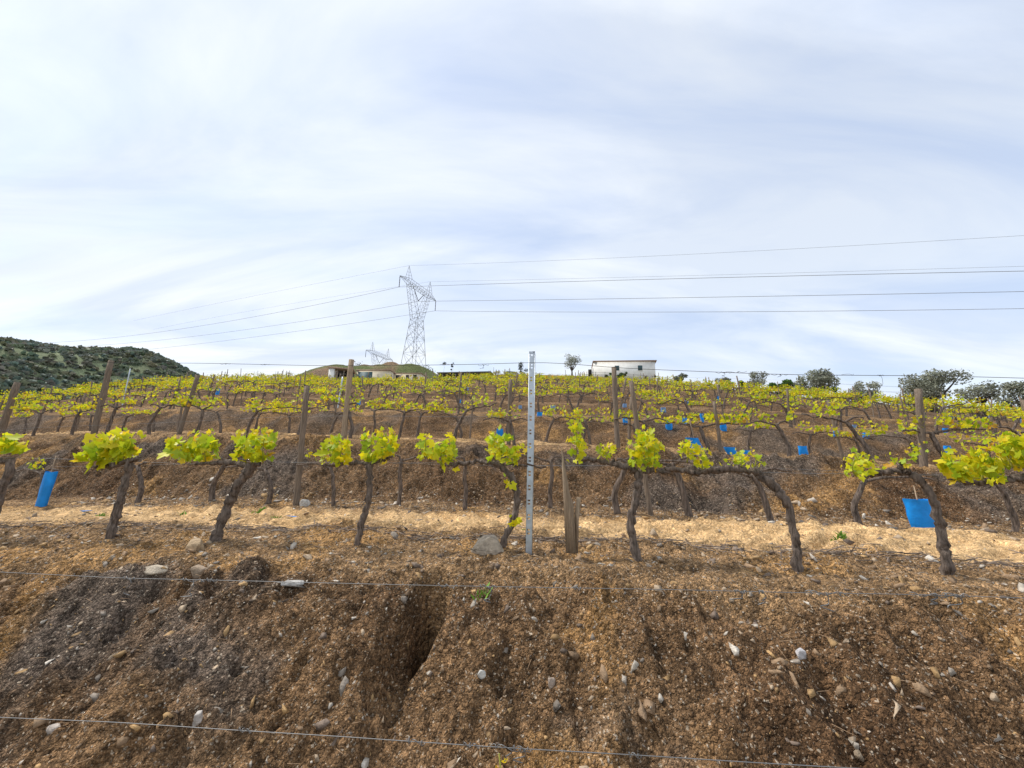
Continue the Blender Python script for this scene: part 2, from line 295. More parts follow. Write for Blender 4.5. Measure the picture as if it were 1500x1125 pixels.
def blob_leaves(n, rad, size, flat=1.0):
    d = rng.normal(size=(n, 3)); d /= np.linalg.norm(d, axis=1)[:, None]; r = rng.uniform(.55, 1.0, n)**.5
    c = d*r[:, None]*rad*np.array([1, 1, flat]); V = []; T = []
    for k in range(n):
        R = rand_rot(); s = size*rng.uniform(.6, 1.4); q = np.array([(-.5, -.4, 0), (.5, -.3, 0), (.35, .5, .1), (-.4, .45, -.1)])*s
        V.append(q@R.T+c[k]); T += [(4*k, 4*k+1, 4*k+2), (4*k, 4*k+2, 4*k+3)]
    return np.concatenate(V), np.array(T)
bush_var = [blob_leaves(20, 1.0, .95, .7) for _ in range(6)]
A = Acc(); fi = rng.integers(0, len(HV)-nr_-1, 9500); ok = 0
for f in fi:
    t = HCc[f]
    if t < .12 or t > 1.06 or f % nr_ == nr_-1: continue
    a_, b_ = rng.uniform(0, 1, 2); p = HV[f]*(1-a_)+HV[f+1]*a_; p = p*(1-b_)+b_*(HV[f+nr_]*(1-a_)+HV[f+nr_+1]*a_)
    if fbm(p[0]*.035, p[1]*.035, 57, 3) < -.2 and rng.random() < .5: continue
    V, T = bush_var[rng.integers(6)]; s = rng.uniform(.6, 1.9)*(.75 if t > .95 else 1)
    tone = np.array([.14, .175, .13])*rng.uniform(.75, 1.3)*np.array([rng.uniform(.85, 1.35), 1, rng.uniform(.8, 1.2)])
    A.add(rotz(V*s, rng.uniform(0, 6))+p+[0, 0, s*.35], T, tone)
o = put('hill_scrub', A.mesh('hill_scrub', M_CROWN), kind='stuff', label='dense dark green scrub covering the distant hill', category='scrub')
# ------------------------------------------------------------------ leaves
def leaf_shape(cup, fold):
    ang = np.radians([-150, -118, -88, -60, -38, -12, 12, 38, 60, 88, 118, 150]); r = np.array([.42, .62, .50, .78, .62, .72, .95, .62, .72, .80, .50, .62])
    r = np.array([.46, .62, .50, .80, .58, .95, .95, .58, .80, .50, .62, .46]); r[5] = .86; r[6] = .86
    x = np.sin(ang)*r; y = np.cos(ang)*r
    ring = np.stack([x, y, cup*(x*x+y*y)+fold*np.abs(x)], 1); tip = np.array([[0, 1.0, cup]]); ring = np.concatenate([ring[:6], tip, ring[6:]])
    V = np.concatenate([[[0, 0, .0]], ring])*.55; n = len(ring)
    return V, np.array([(0, i+2, i+1) for i in range(n-1)])
LEAF = [leaf_shape(c, f) for c, f in ((.25, .2), (-.3, .25), (.15, -.25), (-.2, -.1), (.4, .1))]
PAL = np.array([(.54, .60, .018), (.68, .67, .018), (.38, .52, .02), (.82, .70, .015), (.76, .58, .025), (.66, .38, .04), (.45, .58, .04)])
PW = np.array([.26, .26, .16, .16, .08, .03, .05]); PW /= PW.sum()
def leaf_color(hi=0.): 
    i = rng.choice(len(PAL), p=PW)
    if rng.random() < hi: i = rng.choice([3, 4, 5])
    return PAL[i]*rng.uniform(.75, 1.15)
LV4 = np.array([(0, -.35, 0), (.45, .05, .1), (0, .55, -.05), (-.45, .05, .1)]); LT4 = np.array([(0, 1, 2), (0, 2, 3)])
def orient(up=.6):
    # a leaf's frame: blade normal tends up and outwards
    nrm = rng.normal(size=3); nrm[2] = abs(nrm[2])*.6+up; nrm[1] -= .35; nrm /= np.linalg.norm(nrm); a_ = rng.normal(size=3); x = np.cross(a_, nrm); x /= np.linalg.norm(x); y = np.cross(nrm, x)
    return np.stack([x, y, nrm], 1)
# row-1 leaves are separate objects sharing these meshes
LEAFM = [new_mesh('leaf', *LEAF[k % 5], M_LEAF, PAL[c]*f) for k, (c, f) in enumerate([(0, 1), (1, 1), (2, 1), (3, 1), (4, 1), (0, .85), (1, 1.1), (6, 1), (5, 1), (2, .85), (3, .9)])]
LW = np.array([3, 3.4, 1.8, 2.4, .8, 2, 2.6, 1.6, .12, 1.4, 1.6]); LW /= LW.sum()
# ------------------------------------------------------------------ the front row: every vine follows its own trunk, arms and leaf bunches
RV = [3.57, 5.65]
def front_vine(label, trunk, r_tr, arms, bunches, v=RV[0], extra=(), leafpx=14):
    P = [on_v(x, y, v) for x, y in trunk]; base = P[0].copy(); base[2] = H(base[0], base[1])
    root = thing('grape_vine', base, label, 'vine', 'old vines of the front row'); P[0] = base-np.array([0, 0, .06])
    r_tr = r_tr*.80; n = 30; Q = resample(P, n, .005); R = np.interp(np.linspace(0, 1, n), [0, .06, .2, .85, 1], [r_tr*1.5, r_tr*1.15, r_tr, r_tr*.92, r_tr*1.05])*(1+.12*rng.normal(size=n))
    V, T = tube(Q, R, 12, .10, True, .14); mk('trunk', V, T, M_BARK, base, root, smooth=False)
    for arm, ra in arms:
        pts = [on_v(x, y, v) for x, y in arm]; na = max(8, int(len(pts)*6)); Q = resample(pts, na, .006); Q += np.outer(np.sin(np.linspace(0, 3, na))*rng.uniform(-.04, .04), VH)
        ra = ra*.74; R = np.linspace(ra, ra*.62, na)*(1+.16*rng.normal(size=na)); V, T = tube(Q, R, 10, .12, True, .14)
        k0 = pts[0]; mk('arm', V, T, M_BARK, k0, root)
    for (x0, y0, x1, y1) in bunches:
        c = on_v((x0+x1)/2, y1-2, v); tl = on_v(x0, y0, v); br = on_v(x1, y1, v); wid = abs((br-tl)@UH); hei = abs(tl[2]-br[2]); scale = wid/(x1-x0)
        ns = max(1, int(round((x1-x0)/22))); area = (x1-x0)*(y1-y0); nl = int(area/27)+4
        for s in range(ns):
            fx = (s+.5)/ns; foot = c+UH*((fx-.5)*wid*.55)+VH*rng.uniform(-.03, .03); topp = c+UH*((fx-.5)*wid*.8)+np.array([0, 0, hei*rng.uniform(.85, 1.12)])+VH*rng.uniform(-.06, .06)
            Q = resample([foot, foot*.5+topp*.5+rng.normal(0, .015, 3), topp], 7); V, T = tube(Q, np.linspace(.006, .0025, 7), 5)
            sh = mk('shoot', V, T, M_STEM, foot, root)
            for k in range(nl//ns+1):
                t = rng.uniform(.12, 1.0); q = Q[min(6, int(t*6.99))]; th = rng.uniform(0, 2*math.pi); rad = rng.uniform(.2, 1)**.6
                p = q+UH*(math.cos(th)*rad*wid*.5/max(1, ns)*.98)+VH*(math.sin(th)*rad*.10)+np.array([0, 0, rng.normal(0, .018)])
                p[2] = max(p[2], br[2]-.01)
                small = t > .88; s_ = scale*leafpx*rng.uniform(.65, 1.3)*(.55 if small else 1)
                m_ = LEAFM[8] if small and rng.random() < .15 else (LEAFM[4] if small and rng.random() < .4 else LEAFM[rng.choice(11, p=LW)])
                o = put('leaf', m_, p, sh); Rm = orient(.15); o.rotation_euler = Matrix(Rm.tolist()).to_euler(); o.scale = (s_, s_, s_)
    return root
front_vine('front row vine with a small leaf bunch below the thick right-leaning post', [(-12, 762), (2, 715), (14, 690), (14, 672)], .045, [([(14, 676), (-20, 672)], .03)], [(-20, 642, 28, 664)])
front_vine('front row vine with one wide golden leaf bunch beside the blue sleeve on the track', [(165, 768), (172, 745), (182, 712), (188, 688), (192, 672)], .043, [([(190, 674), (170, 682), (140, 684)], .035), ([(190, 674), (203, 672)], .03)], [(125, 646, 165, 684), (150, 636, 200, 676)])
front_vine('thick leaning front row vine between the golden bunched vine and the slim one', [(318, 778), (328, 752), (346, 716), (362, 693), (368, 680)], .056, [([(366, 683), (340, 678), (312, 678), (287, 680)], .037), ([(366, 683), (380, 680)], .035)], [(246, 646, 272, 672), (266, 638, 316, 678), (342, 632, 400, 680)])
front_vine('slim upright front row vine with two bunches next to the thin wooden stake', [(522, 786), (532, 762), (541, 726), (543, 696), (539, 680)], .034, [([(540, 680), (520, 677), (495, 680), (473, 681)], .026), ([(540, 680), (575, 668)], .022)], [(472, 642, 511, 680), (530, 638, 572, 681), (560, 645, 582, 665)])
front_vine('S-curved front row vine with its foot behind the big rock and metal post', [(730, 806), (742, 785), (754, 757), (758, 728), (750, 700), (735, 682), (726, 677)], .034, [([(730, 679), (700, 676), (676, 679), (656, 683)], .028), ([(730, 679), (760, 682), (800, 684)], .014)], [(615, 645, 634, 674), (632, 642, 671, 684), (713, 636, 748, 680), (742, 656, 762, 682), (748, 762, 758, 772), (741, 704, 750, 716)])
front_vine('front row vine with the tallest leaf bunches right of the split stake', [(932, 803), (925, 778), (926, 750), (934, 716), (936, 690)], .041, [([(934, 690), (905, 680), (878, 675), (848, 672)], .036), ([(938, 690), (975, 690), (1010, 687), (1045, 690)], .03)], [(829, 624, 858, 674), (874, 652, 902, 674), (912, 646, 980, 690), (928, 630, 962, 660)])
front_vine('front row vine arching like a hook with a long bare arm', [(1164, 812), (1164, 780), (1158, 748), (1140, 716), (1112, 694)], .040, [([(1112, 694), (1085, 687), (1052, 688), (1020, 692), (975, 686)], .038)], [(994, 650, 1018, 680), (1014, 660, 1041, 690), (1075, 668, 1098, 686), (1098, 666, 1114, 686)])
front_vine('front row vine bending left in front of the large blue sleeve', [(1385, 824), (1380, 790), (1374, 752), (1360, 716), (1335, 694)], .037, [([(1335, 694), (1310, 690), (1282, 694), (1262, 700)], .030), ([(1330, 692), (1318, 684), (1316, 676)], .03)], [(1234, 670, 1286, 700), (1250, 662, 1266, 676), (1312, 672, 1328, 684), (1330, 652, 1350, 672)])
front_vine('front row vine with large fresh green leaves on a low arm beyond the hooked vines', [(1560, 838), (1548, 780), (1530, 730), (1505, 700)], .042, [([(1505, 700), (1470, 704), (1430, 708), (1392, 700)], .034)], [(1376, 672, 1425, 706), (1420, 664, 1474, 706), (1458, 640, 1520, 688), (1500, 650, 1540, 690)], leafpx=24)
# the vine just below the camera's feet: only its shoot tip reaches into view
b0 = on_v(728, 1180, 1.22); b0 = np.array([b0[0], b0[1], H(b0[0], b0[1])])
rt0 = thing('grape_vine', b0, 'vine below the lowest wire showing only a yellow shoot tip', 'vine')
hd = b0+np.array([.05, 0, .62]); V, T = tube(resample([b0-[0, 0, .05], b0+[.03, .02, .3], hd], 12, .005), .035, 9, .13); mk('trunk', V, T, M_BARK, b0, rt0)
tipp = on_v(731, 1104, 1.22); V, T = tube(resample([hd, hd*.4+tipp*.6+[.01, 0, 0], tipp], 8), np.linspace(.006, .002, 8), 5); sh = mk('shoot', V, T, M_STEM, hd, rt0)
for k in range(12):
    t = rng.uniform(.35, 1); p = hd*(1-t)+tipp*t+rng.normal(0, .012, 3); o = put('leaf', LEAFM[(3, 4, 1, 8)[k % 4]], p, sh); o.rotation_euler = Matrix(orient(.3).tolist()).to_euler(); s_ = rng.uniform(.018, .03); o.scale = (s_,)*3
# ------------------------------------------------------------------ the other rows
def vine_variant(k, low=False):
    lean = rng.uniform(-.22, .22); ht = rng.uniform(.52, .68); sgn = 1 if k % 2 else -1; tr = [(0, 0, -.05), (lean*.3+rng.normal(0, .03), rng.normal(0, .02), ht*.4), (lean*.8, 0, ht*.8), (lean+.04*sgn, 0, ht)]
    out = {}; r = rng.uniform(.026, .038); n = 4 if low else 9
    Q = resample(tr, n, 0 if low else .006); out['trunk'] = tube(Q, np.linspace(r*1.25, r*.9, n), 4 if low else 7, .12, not low); out['arm'] = []; head = np.array(tr[-1]); spots = []
    for s, ln in ((sgn, rng.uniform(.45, .75)), (-sgn, rng.uniform(.12, .5))):
        pts = [head-[0, 0, .03], head+[s*ln*.35, 0, .05+rng.normal(0, .02)], head+[s*ln*.7, rng.normal(0, .03), .05], head+[s*ln, 0, .03+rng.normal(0, .03)]]
        n = 3 if low else 8; Q = resample(pts, n, 0 if low else .008); out['arm'].append(tube(Q, np.linspace(r*.6, r*.35, n), 4 if low else 6, .15, not low))
        for t in np.linspace(.3, 1, max(2, int(ln/.17))): spots.append(head+np.array([s*ln*t, 0, .05]))
    A = Acc(); F_ = rng.uniform(.5, .95)
    for sp_ in spots:
        if rng.random() > F_+.1: continue
        hh = rng.uniform(.12, .34); nl = int(rng.uniform(15, 30)) if not low else int(rng.uniform(7, 12))
        hi = rng.uniform(0, .35)
        for _ in range(nl):
            t = rng.uniform(0, 1); p = sp_+np.array([rng.normal(0, .07), rng.normal(0, .075), .02+hh*t]); s = rng.uniform(.055, .10)*(1-.4*t)*(2.1 if low else 1.3)
            R = orient(.2)
            if low: A.add((LV4*s)@R.T+p, LT4, leaf_color(hi))
            else: Vl, Tl = LEAF[rng.integers(5)]; A.add((Vl*s)@R.T+p, Tl, leaf_color(hi))
    out['fol'] = A; return out
VAR = []
for k in range(12):
    d = vine_variant(k); VAR.append((new_mesh('trunk', *d['trunk'], M_BARK), [new_mesh('arm', *a_, M_BARK) for a_ in d['arm']], d['fol'].mesh('foliage', M_LEAF)))
SPARSE = []
for k in range(5):
    d = vine_variant(k); A = Acc(); V, T, C = d['fol'].get(); keep = len(T)//12//4*12; A.add(V[:keep//12*14], T[:keep], C[:keep//12*14]); SPARSE.append((new_mesh('trunk', *d['trunk'], M_BARK), [new_mesh('arm', *a_, M_BARK) for a_ in d['arm']], A.mesh('foliage', M_LEAF)))
LOWV = [vine_variant(k, True) for k in range(14)]
ORD = ['first', 'second', 'third', 'fourth', 'fifth', 'sixth', 'seventh', 'eighth', 'ninth', 'tenth', 'eleventh', 'twelfth', 'thirteenth', 'fourteenth', 'fifteenth', 'sixteenth', 'seventeenth', 'eighteenth', 'nineteenth', 'twentieth']; ORD += ['twenty-'+w_ for w_ in ORD[:9]]+['thirtieth']+['thirty-'+w_ for w_ in ORD[:9]]
def row_words(ri): return 'row against the bank behind the sandy track' if ri == 0 else '%s row above the sandy track' % ORD[ri-1]
ROWV = [5.65]+[b_+4.6*i for i in range(1, 17) for b_ in RV]
cand = []
for ri, v in enumerate(ROWV):
    if ri == 0:
        for px_ in (-30, 60, 200, 310, 392, 488, 585, 682, 805, 905, 1010, 1128, 1255, 1480, 1540):
            P = on_v(px_, 740, v+rng.normal(0, .04)); P[2] = H(P[0], P[1]); cand.append((proj(P)[2], ri, P))
        continue
    um = -v*1.95-5; ux = v*1.0+4; u = um+rng.uniform(0, 1)
    while u < ux:
        P = uv(u, v+rng.normal(0, .05)); P[2] = H(P[0], P[1]); q = proj(P)
        if q[2] > 1 and -70 < q[0] < 1570 and P[0] > -75 and rng.random() > (.10 if v < 40 else .2) and not (abs(P[0]-HOUSE[0]) < 9 and P[1] > 70) and not (P[0] > 2 and v > 46 and rng.random() < .65) and v < (61 if P[0] < -3 else 70): cand.append((q[2], ri, P))
        u += 1.18*rng.uniform(.85, 1.15) if v < 40 else 1.4*rng.uniform(.8, 1.2)
cand.sort(key=lambda c: c[0]); print('vines', len(cand))
for z, ri, P in cand[:288]:
    root = thing('grape_vine', P, 'old vine with yellow-green leaves in the '+row_words(ri) if ri else 'sparse old vine in the '+row_words(ri), 'vine', 'vines in the '+row_words(ri))
    root.rotation_euler = (0, 0, -YAW+(math.pi if rng.random() < .5 else 0)+rng.normal(0, .08)); s = rng.uniform(.9, 1.12); root.scale = (s, s, s*rng.uniform(.92, 1.08))
    t_, a_, f_ = (SPARSE if ri == 0 else VAR)[rng.integers(5 if ri == 0 else 12)]
    for nme, me in [('trunk', t_)]+[('arm', m_) for m_ in a_]+[('foliage', f_)]:
        o = bpy.data.objects.new(nme, me); COL.objects.link(o); o.parent = root
        if nme == 'foliage': o['kind'] = 'stuff'
AB, AL = Acc(), Acc()
for z, ri, P in cand[288:]:
    d = LOWV[rng.integers(14)]; a_ = -YAW+rng.normal(0, .1)+(math.pi if rng.random() < .5 else 0); s = rng.uniform(.85, 1.15)*(1-.22*float(sst(28, 40, P[1])))*(1-.4*float(sst(34, 48, P[1])*sst(-4, 4, P[0])))
    for V, T in [d['trunk']]+d['arm']: AB.add(rotz(V*s, a_)+P, T)
    V, T, C = d['fol'].get(); AL.add(rotz(V*s, a_)+P, T, C*rng.uniform(.75, 1.0)*(1 if z < 45 else .85))
fv = put('far_vines', AB.mesh('far_vines', M_BARK), kind='stuff', label='mass of far vine trunks rising to the hilltop rows', category='vines')
WO[fv.name] = np.zeros(3); put('foliage', AL.mesh('foliage', M_LEAF), (0, 0, 0), fv, kind='stuff')
# ------------------------------------------------------------------ wooden posts
def post_mesh(h, r, lean, flat=False, low=False):
    n = 3 if low else 7; P = np.stack([np.linspace(0, lean, n), np.zeros(n), np.linspace(-.15, h, n)], 1)
    if not low: P[1:-1] += rng.normal(0, .004, (n-2, 3))
    return tube(P, np.linspace(r*1.05, r*.92, n), 4 if low else 9, .06)
def px_post(foot, top, v, wpx, label, group, m_=None, cat='post', name='wooden_post'):
    a_ = on_v(*foot, v); b_ = on_v(*top, v); a_[2] = H(a_[0], a_[1]); r = .82*wpx/2/F*proj((a_+b_)/2)[2]
    n = 8; Q = resample([a_-(b_-a_)*.1, a_, b_], n, .003); V, T = tube(Q, np.linspace(r*1.05, r*.95, n), 10, .07)
    return mk(name, V, T, m_ or M_WOOD, a_, label=label, category=cat, **({'group': group} if group else {}))
for f, t, wp, l in (((434, 739), (450, 566), 10, 'round wooden post by the bank left of the slim upright vine'), ((953, 754), (924, 558), 9, 'leaning wooden post against the bank behind the tallest leaf bunches')):
    px_post(f, t, 5.65, wp, l, 'posts against the bank behind the track')
R3 = 'posts along the edge of the second terrace'
for f, t, wp, l, m_ in (((-6, 655), (26, 560), 10, 'thick weathered post leaning right on the terrace edge nearest the green hill', None), ((136, 642), (163, 528), 9, 'tall post leaning right above the golden bunched vine', None), ((262, 636), (290, 550), 7, 'dark thin post leaning right between the golden bunched vine and thick leaning vine', None),
                        ((503, 646), (515, 527), 10, 'reddish brown upright post on the terrace edge right of the dark shed', M_WOODL), ((745, 642), (748, 556), 7, 'grey post on the terrace edge just left of the metal post', None), ((905, 660), (899, 538), 9, 'tall straight post on the terrace edge in line with the white house', None),
                        ((1057, 672), (1046, 588), 6, 'short thin post beside a leaning blue sleeve on the terrace edge', None), ((1354, 690), (1345, 570), 11, 'thick pale post standing before the big olive tree', M_WOOD)):
    px_post(f, t, 8.17, wp, l, R3, m_)
for f, t, wp, l in (((497, 578), (502, 552), 2.6, 'white painted metal stake among the vines below the dark shed'), ((187, 558), (191, 540), 1.8, 'thin white stake in front of the green hill')):
    px_post(f, t, 14.85, wp, l, 'thin white stakes', M_GALV, 'stake', 'metal_stake')
POSTM = [new_mesh('wooden_post', *post_mesh(rng.uniform(1.1, 1.5), rng.uniform(.022, .038), rng.uniform(-.28, .28)), M_WOOD) for _ in range(10)]
pc = []
for ri, v in enumerate(ROWV):
    if v < 9: continue
    u = -v*1.95-5+rng.uniform(0, 5)
    while u < v+4:
        P = uv(u, v); P[2] = H(P[0], P[1]); q = proj(P)
        if -30 < q[0] < 1530 and v < (62 if P[0] < 0 else 46) and P[0] > -60: pc.append((q[2], ri, P))
        u += 4.8*rng.uniform(.7, 1.3)*(1 if v < 30 else 1.5)
pc.sort(key=lambda c: c[0]); print('posts', len(pc))
for z, ri, P in pc[:280]:
    o = put('wooden_post', POSTM[rng.integers(10)], P, None, label='weathered grey post in the '+row_words(ri), category='post', group='posts in the '+row_words(ri)); o.rotation_euler = (rng.normal(0, .04), rng.normal(0, .04), -YAW+(math.pi if rng.random() < .4 else 0))
A = Acc()
for z, ri, P in pc[280:]: V, T = post_mesh(1.4, .04, rng.uniform(-.15, .15), low=True); A.add(rotz(V, -YAW)+P, T)
if A.n: put('far_posts', A.mesh('far_posts', M_WOOD), kind='stuff', label='mass of far thin posts on the upper rows', category='posts')
# ------------------------------------------------------------------ galvanised post with slots, split stake
mb = on_v(774.5, 802, 3.55); mb[2] = H(mb[0], mb[1]); mt = on_v(779.5, 518, 3.55); hgt = np.linalg.norm(mt-mb); zax = (mt-mb)/hgt
yax = np.cross(zax, UH); yax /= np.linalg.norm(yax); xax = np.cross(yax, zax)
root = thing('metal_post', mb, 'galvanised steel trellis post with paired slots', 'post')
wd = .026; xs = [-wd, -.017, .006, wd]; zs = [-.15]; holes = []; z = .16
while z < hgt-.02: zs += [z, z+.014, z+.028, z+.042]; holes += [len(zs)-4, len(zs)-2]; z += .118
zs.append(hgt); V = [(x, 0, zz) for zz in zs for x in xs]; T = []
for j in range(len(zs)-1):
    for i_ in range(3):
        if i_ == 1 and j in holes: continue
        b = j*4+i_; T += [(b, b+1, b+5), (b, b+5, b+4)]
def tow(V): V = np.asarray(V, float); return mb+np.outer(V[:, 0], xax)+np.outer(V[:, 1], yax)+np.outer(V[:, 2], zax)
mk('face', tow(V), np.array(T), M_GALV, mb, root)
for sx in (-1, 1):
    V, T = box(sx*wd-.0015, sx*wd+.0015, -.0, .030, -.15, hgt); mk('flange', tow(V), T, M_GALV, mb, root)
    V, T = box(sx*wd-(.012 if sx > 0 else -.0016), sx*wd+(-.0016 if sx > 0 else .012), .028, .031, -.15, hgt-.001); mk('lip', tow(V), T, M_GALV, mb, root)
sb = on_v(838, 803, 3.56); sb[2] = H(sb[0], sb[1])
def splinter(name, pxs, v, parent=None, **pr):
    P = [on_v(x, y, v) for x, y in pxs]; n = len(P); Vv = [p-VH*.018 for p in P]+[p+VH*(.018+.006*(i_ % 2)) for i_, p in enumerate(P)]
    T = [(0, i_, i_+1) for i_ in range(1, n-1)]+[(n, n+i_+1, n+i_) for i_ in range(1, n-1)]+[t for i_ in range(n) for t in ((i_, n+i_, n+(i_+1) % n), (i_, n+(i_+1) % n, (i_+1) % n))]
    return mk(name, np.array(Vv), np.array(T), M_WOODL, sb, parent, **pr)
st = thing('split_stake', sb, 'broken wooden stake split to a point beside the metal post', 'stake')
splinter('shaft', [(829, 810), (826, 740), (822, 654), (829, 690), (835, 725), (840, 738), (844, 810)], 3.56, st); splinter('splinter', [(843, 810), (840, 770), (845, 728), (851, 729), (848, 760), (847, 810)], 3.59, st)
# ------------------------------------------------------------------ blue vine sleeves
def sleeve(foot, wpx, hpx, tilt, v, label, faded=False, stick=0):
    p = on_v(*foot, v) if v else ground_hit(*foot); p[2] = H(p[0], p[1])-.01; k = proj(p)[2]/F*(1.0); w_ = wpx*k; h_ = hpx*k
    root = thing('vine_sleeve', p, label, 'plant guard', 'blue plastic vine sleeves'); n = 10; rings = []
    for zz in np.linspace(0, 1, 5):
        a_ = np.arange(n)*2*math.pi/n; rings.append(np.stack([np.cos(a_)*w_/2*(1+.05*rng.normal())+tilt*zz*h_, np.sin(a_)*w_*(.24+.12*zz)*(1+.12*np.sin(a_*5+zz*3)), np.full(n, zz*h_)+.02*h_*np.sin(a_*2+1)*zz], 1))
    V = np.concatenate(rings); T = [t for j in range(4) for i_ in range(n) for t in ((j*n+i_, j*n+(i_+1) % n, (j+1)*n+(i_+1) % n), (j*n+i_, (j+1)*n+(i_+1) % n, (j+1)*n+i_))]
    mk('sleeve', rotz(V, -YAW)+p, np.array(T), M_BLUEP if faded else M_BLUE, p, root)
    if stick: V, T = tube(np.array([(tilt*h_*.3, .0, -.05), (tilt*h_+.02*tilt, 0, h_+stick*k)]), .006, 5); mk('stick', rotz(V, -YAW)+p, T, M_WOODL, p, root)
sleeve((63, 729), 18, 50, .09, 5.5, 'bright blue sleeve with a thin stick on the track by the golden bunched vine', stick=24)
sleeve((1356, 771), 34, 48, -.12, 5.3, 'large blue sleeve with a stick behind the vine bending left', stick=20)
sleeve((732, 641), 10, 26, .0, 8.2, 'upright blue sleeve just left of the metal post top leaves', stick=18)
sleeve((1026, 666), 18, 24, -.45, 8.1, 'tilted blue sleeve on the terrace edge behind the hooked vine', stick=26)
sleeve((1177, 659), 12, 21, -.05, 8.3, 'upright blue sleeve on bare soil above the hooked vine')
sleeve((1073, 655), 15, 12, -.4, 8.5, 'blue sleeve lying tilted next to the short thin post')
sleeve((1092, 656), 9, 8, .1, 8.6, 'low blue sleeve crumpled beside the tilted one')
for x, y, wp, hp, fd in ((318, 579, 6, 9, 0), (525, 595, 6, 10, 0), (674, 590, 5, 6, 0), (790, 612, 8, 8, 0), (762, 597, 5, 5, 1), (810, 602, 8, 7, 1), (980, 628, 9, 13, 0), (1002, 625, 9, 9, 0), (1028, 612, 5, 10, 0), (1029, 622, 5, 9, 0), (1060, 630, 9, 12, 0), (1006, 591, 5, 6, 0), (1053, 587, 6, 7, 0), (1112, 587, 6, 7, 1), (1225, 637, 7, 8, 0), (1268, 637, 9, 8, 0), (1390, 668, 9, 12, 0), (1434, 672, 14, 10, 0), (1474, 671, 8, 8, 0), (1452, 612, 8, 5, 1), (1395, 614, 8, 5, 1), (1498, 620, 9, 10, 1), (972, 607, 8, 7, 1), (916, 618, 7, 9, 0), (915, 600, 6, 6, 1), (1385, 634, 7, 8, 0), (1252, 625, 6, 5, 1), (684, 572, 5, 5, 1), (703, 553, 4, 4, 1)):
    sleeve((x, y), wp, hp, rng.uniform(-.1, .1), None, ('faded pale blue sleeve among the upper vine rows' if fd else 'small bright blue sleeve among the upper vine rows'), bool(fd))
for (x, y, s) in ((126, 754, .10), (428, 766, .08)):
    p = ground_hit(x, y); V = rng.uniform(-1, 1, (9, 3))*[s, s*.5, .012]+[0, 0, .02]; bm = bmesh.new(); [bm.verts.new(q) for q in V]; bmesh.ops.convex_hull(bm, input=bm.verts); me = bpy.data.meshes.new('plastic_scrap'); bm.to_mesh(me); me.materials.append(M_BLUE)
    put('plastic_scrap', me, p, None, label='scrap of blue plastic lying on the ground by the front row', category='litter', group='blue plastic scraps')
# ------------------------------------------------------------------ wires
def wire(pts, r, label, m_=M_WIRE, name='trellis_wire', group='trellis wires', n=60, cat='wire'):
    Q = resample(pts, n); V, T = tube(Q, r, 5); return mk(name, V, T, m_, Q[0], label=label, category=cat, group=group), Q
def coil(par, p, ln, rad, turns, m_=M_DARKW, hang=0):
    t = np.linspace(0, 1, 60); P = p+np.outer((t-.5+.18*np.sin(t*9+ln*300)*(1-t)*t*4)*ln, UH)+np.outer(np.cos(t*turns*.6*6.28)*rad*np.abs(np.sin(t*4+ln*77)), VH)+np.outer(np.sin(t*turns*.6*6.28)*rad+.3*rad*rng.normal(size=60)*.3, [0, 0, 1])
    V, T = tube(P, .0011, 4); mk('tendril', V, T, m_, p, par)
    if hang:
        P = np.array([p+UH*.01*math.sin(5*k)+UH*.03*k*rng.uniform(-1, 1)-np.array([0, 0, hang*k]) for k in np.linspace(0, 1, 9)]); V, T = tube(resample(P, 12), .0014, 4); mk('tendril', V, T, m_, p, par)
top = [(-60, 527), (0, 528), (150, 531), (300, 532), (480, 536), (600, 535), (690, 534), (776, 531), (800, 530), (840, 533), (900, 539), (1000, 543), (1150, 549), (1300, 550), (1400, 551), (1500, 554), (1580, 556)]
wo, Q = wire([on_v(x, y, 3.55) for x, y in top], .0022, 'top wire with dry tendrils tied to the metal post', M_DARKW)
for x, y, ln, hg in ((330, 533, .12, 0), (388, 534, .10, 0), (708, 535, .1, .03), (655, 534, .15, 0), (1060, 546, .12, .03), (1142, 549, .12, .02), (1225, 549, .25, .03), (1290, 550, .04, .12), (1075, 545, .2, 0)): coil(wo, on_v(x, y, 3.55), ln, .005, 7, hang=hg)
cord = [on_v(x, y, 3.6) for x, y in ((-60, 668), (80, 672), (200, 676), (300, 681), (450, 677), (560, 678), (700, 678), (776, 683), (900, 682), (1050, 690), (1200, 694), (1350, 695), (1500, 705), (1560, 708))]
wire(cord, .0018, 'wire carrying the arms of the front row vines')
wa, Q = wire([on_v(x, y, 1.19) for x, y in ((-80, 834), (0, 838), (180, 847), (320, 850), (600, 857), (760, 860), (1000, 864), (1150, 868), (1350, 871), (1500, 876), (1600, 880))], 0.0009, 'upper of two near wires across the earth bank')
for x, y, ln, hg in ((190, 847, .05, .05), (283, 850, .09, .05), (310, 850, .04, 0), (655, 858, .06, .0), (715, 859, .05, .04), (845, 862, .02, 0), (1085, 867, .03, .02), (1115, 867, .01, .03), (1210, 869, .09, .04), (1370, 872, .10, .02), (1400, 872, .05, .03)): coil(wa, on_v(x, y, 1.19), ln, .004, 6, M_WIRE, hg)
wb, Q = wire([on_v(x, y, 1.19) for x, y in ((-80, 1046), (0, 1051), (170, 1058), (350, 1070), (500, 1079), (600, 1086), (750, 1096), (930, 1106), (1100, 1117), (1260, 1126), (1400, 1134))], 0.0011, 'lower of two near wires across the earth bank')
for x, y, ln, hg in ((358, 1070, .04, .0), (610, 1087, .05, 0), (690, 1092, .04, 0), (745, 1096, .09, .03), (765, 1097, .05, .03), (930, 1107, .03, 0)): coil(wb, on_v(x, y, 1.19), ln, .005, 5, M_WIRE, hg)
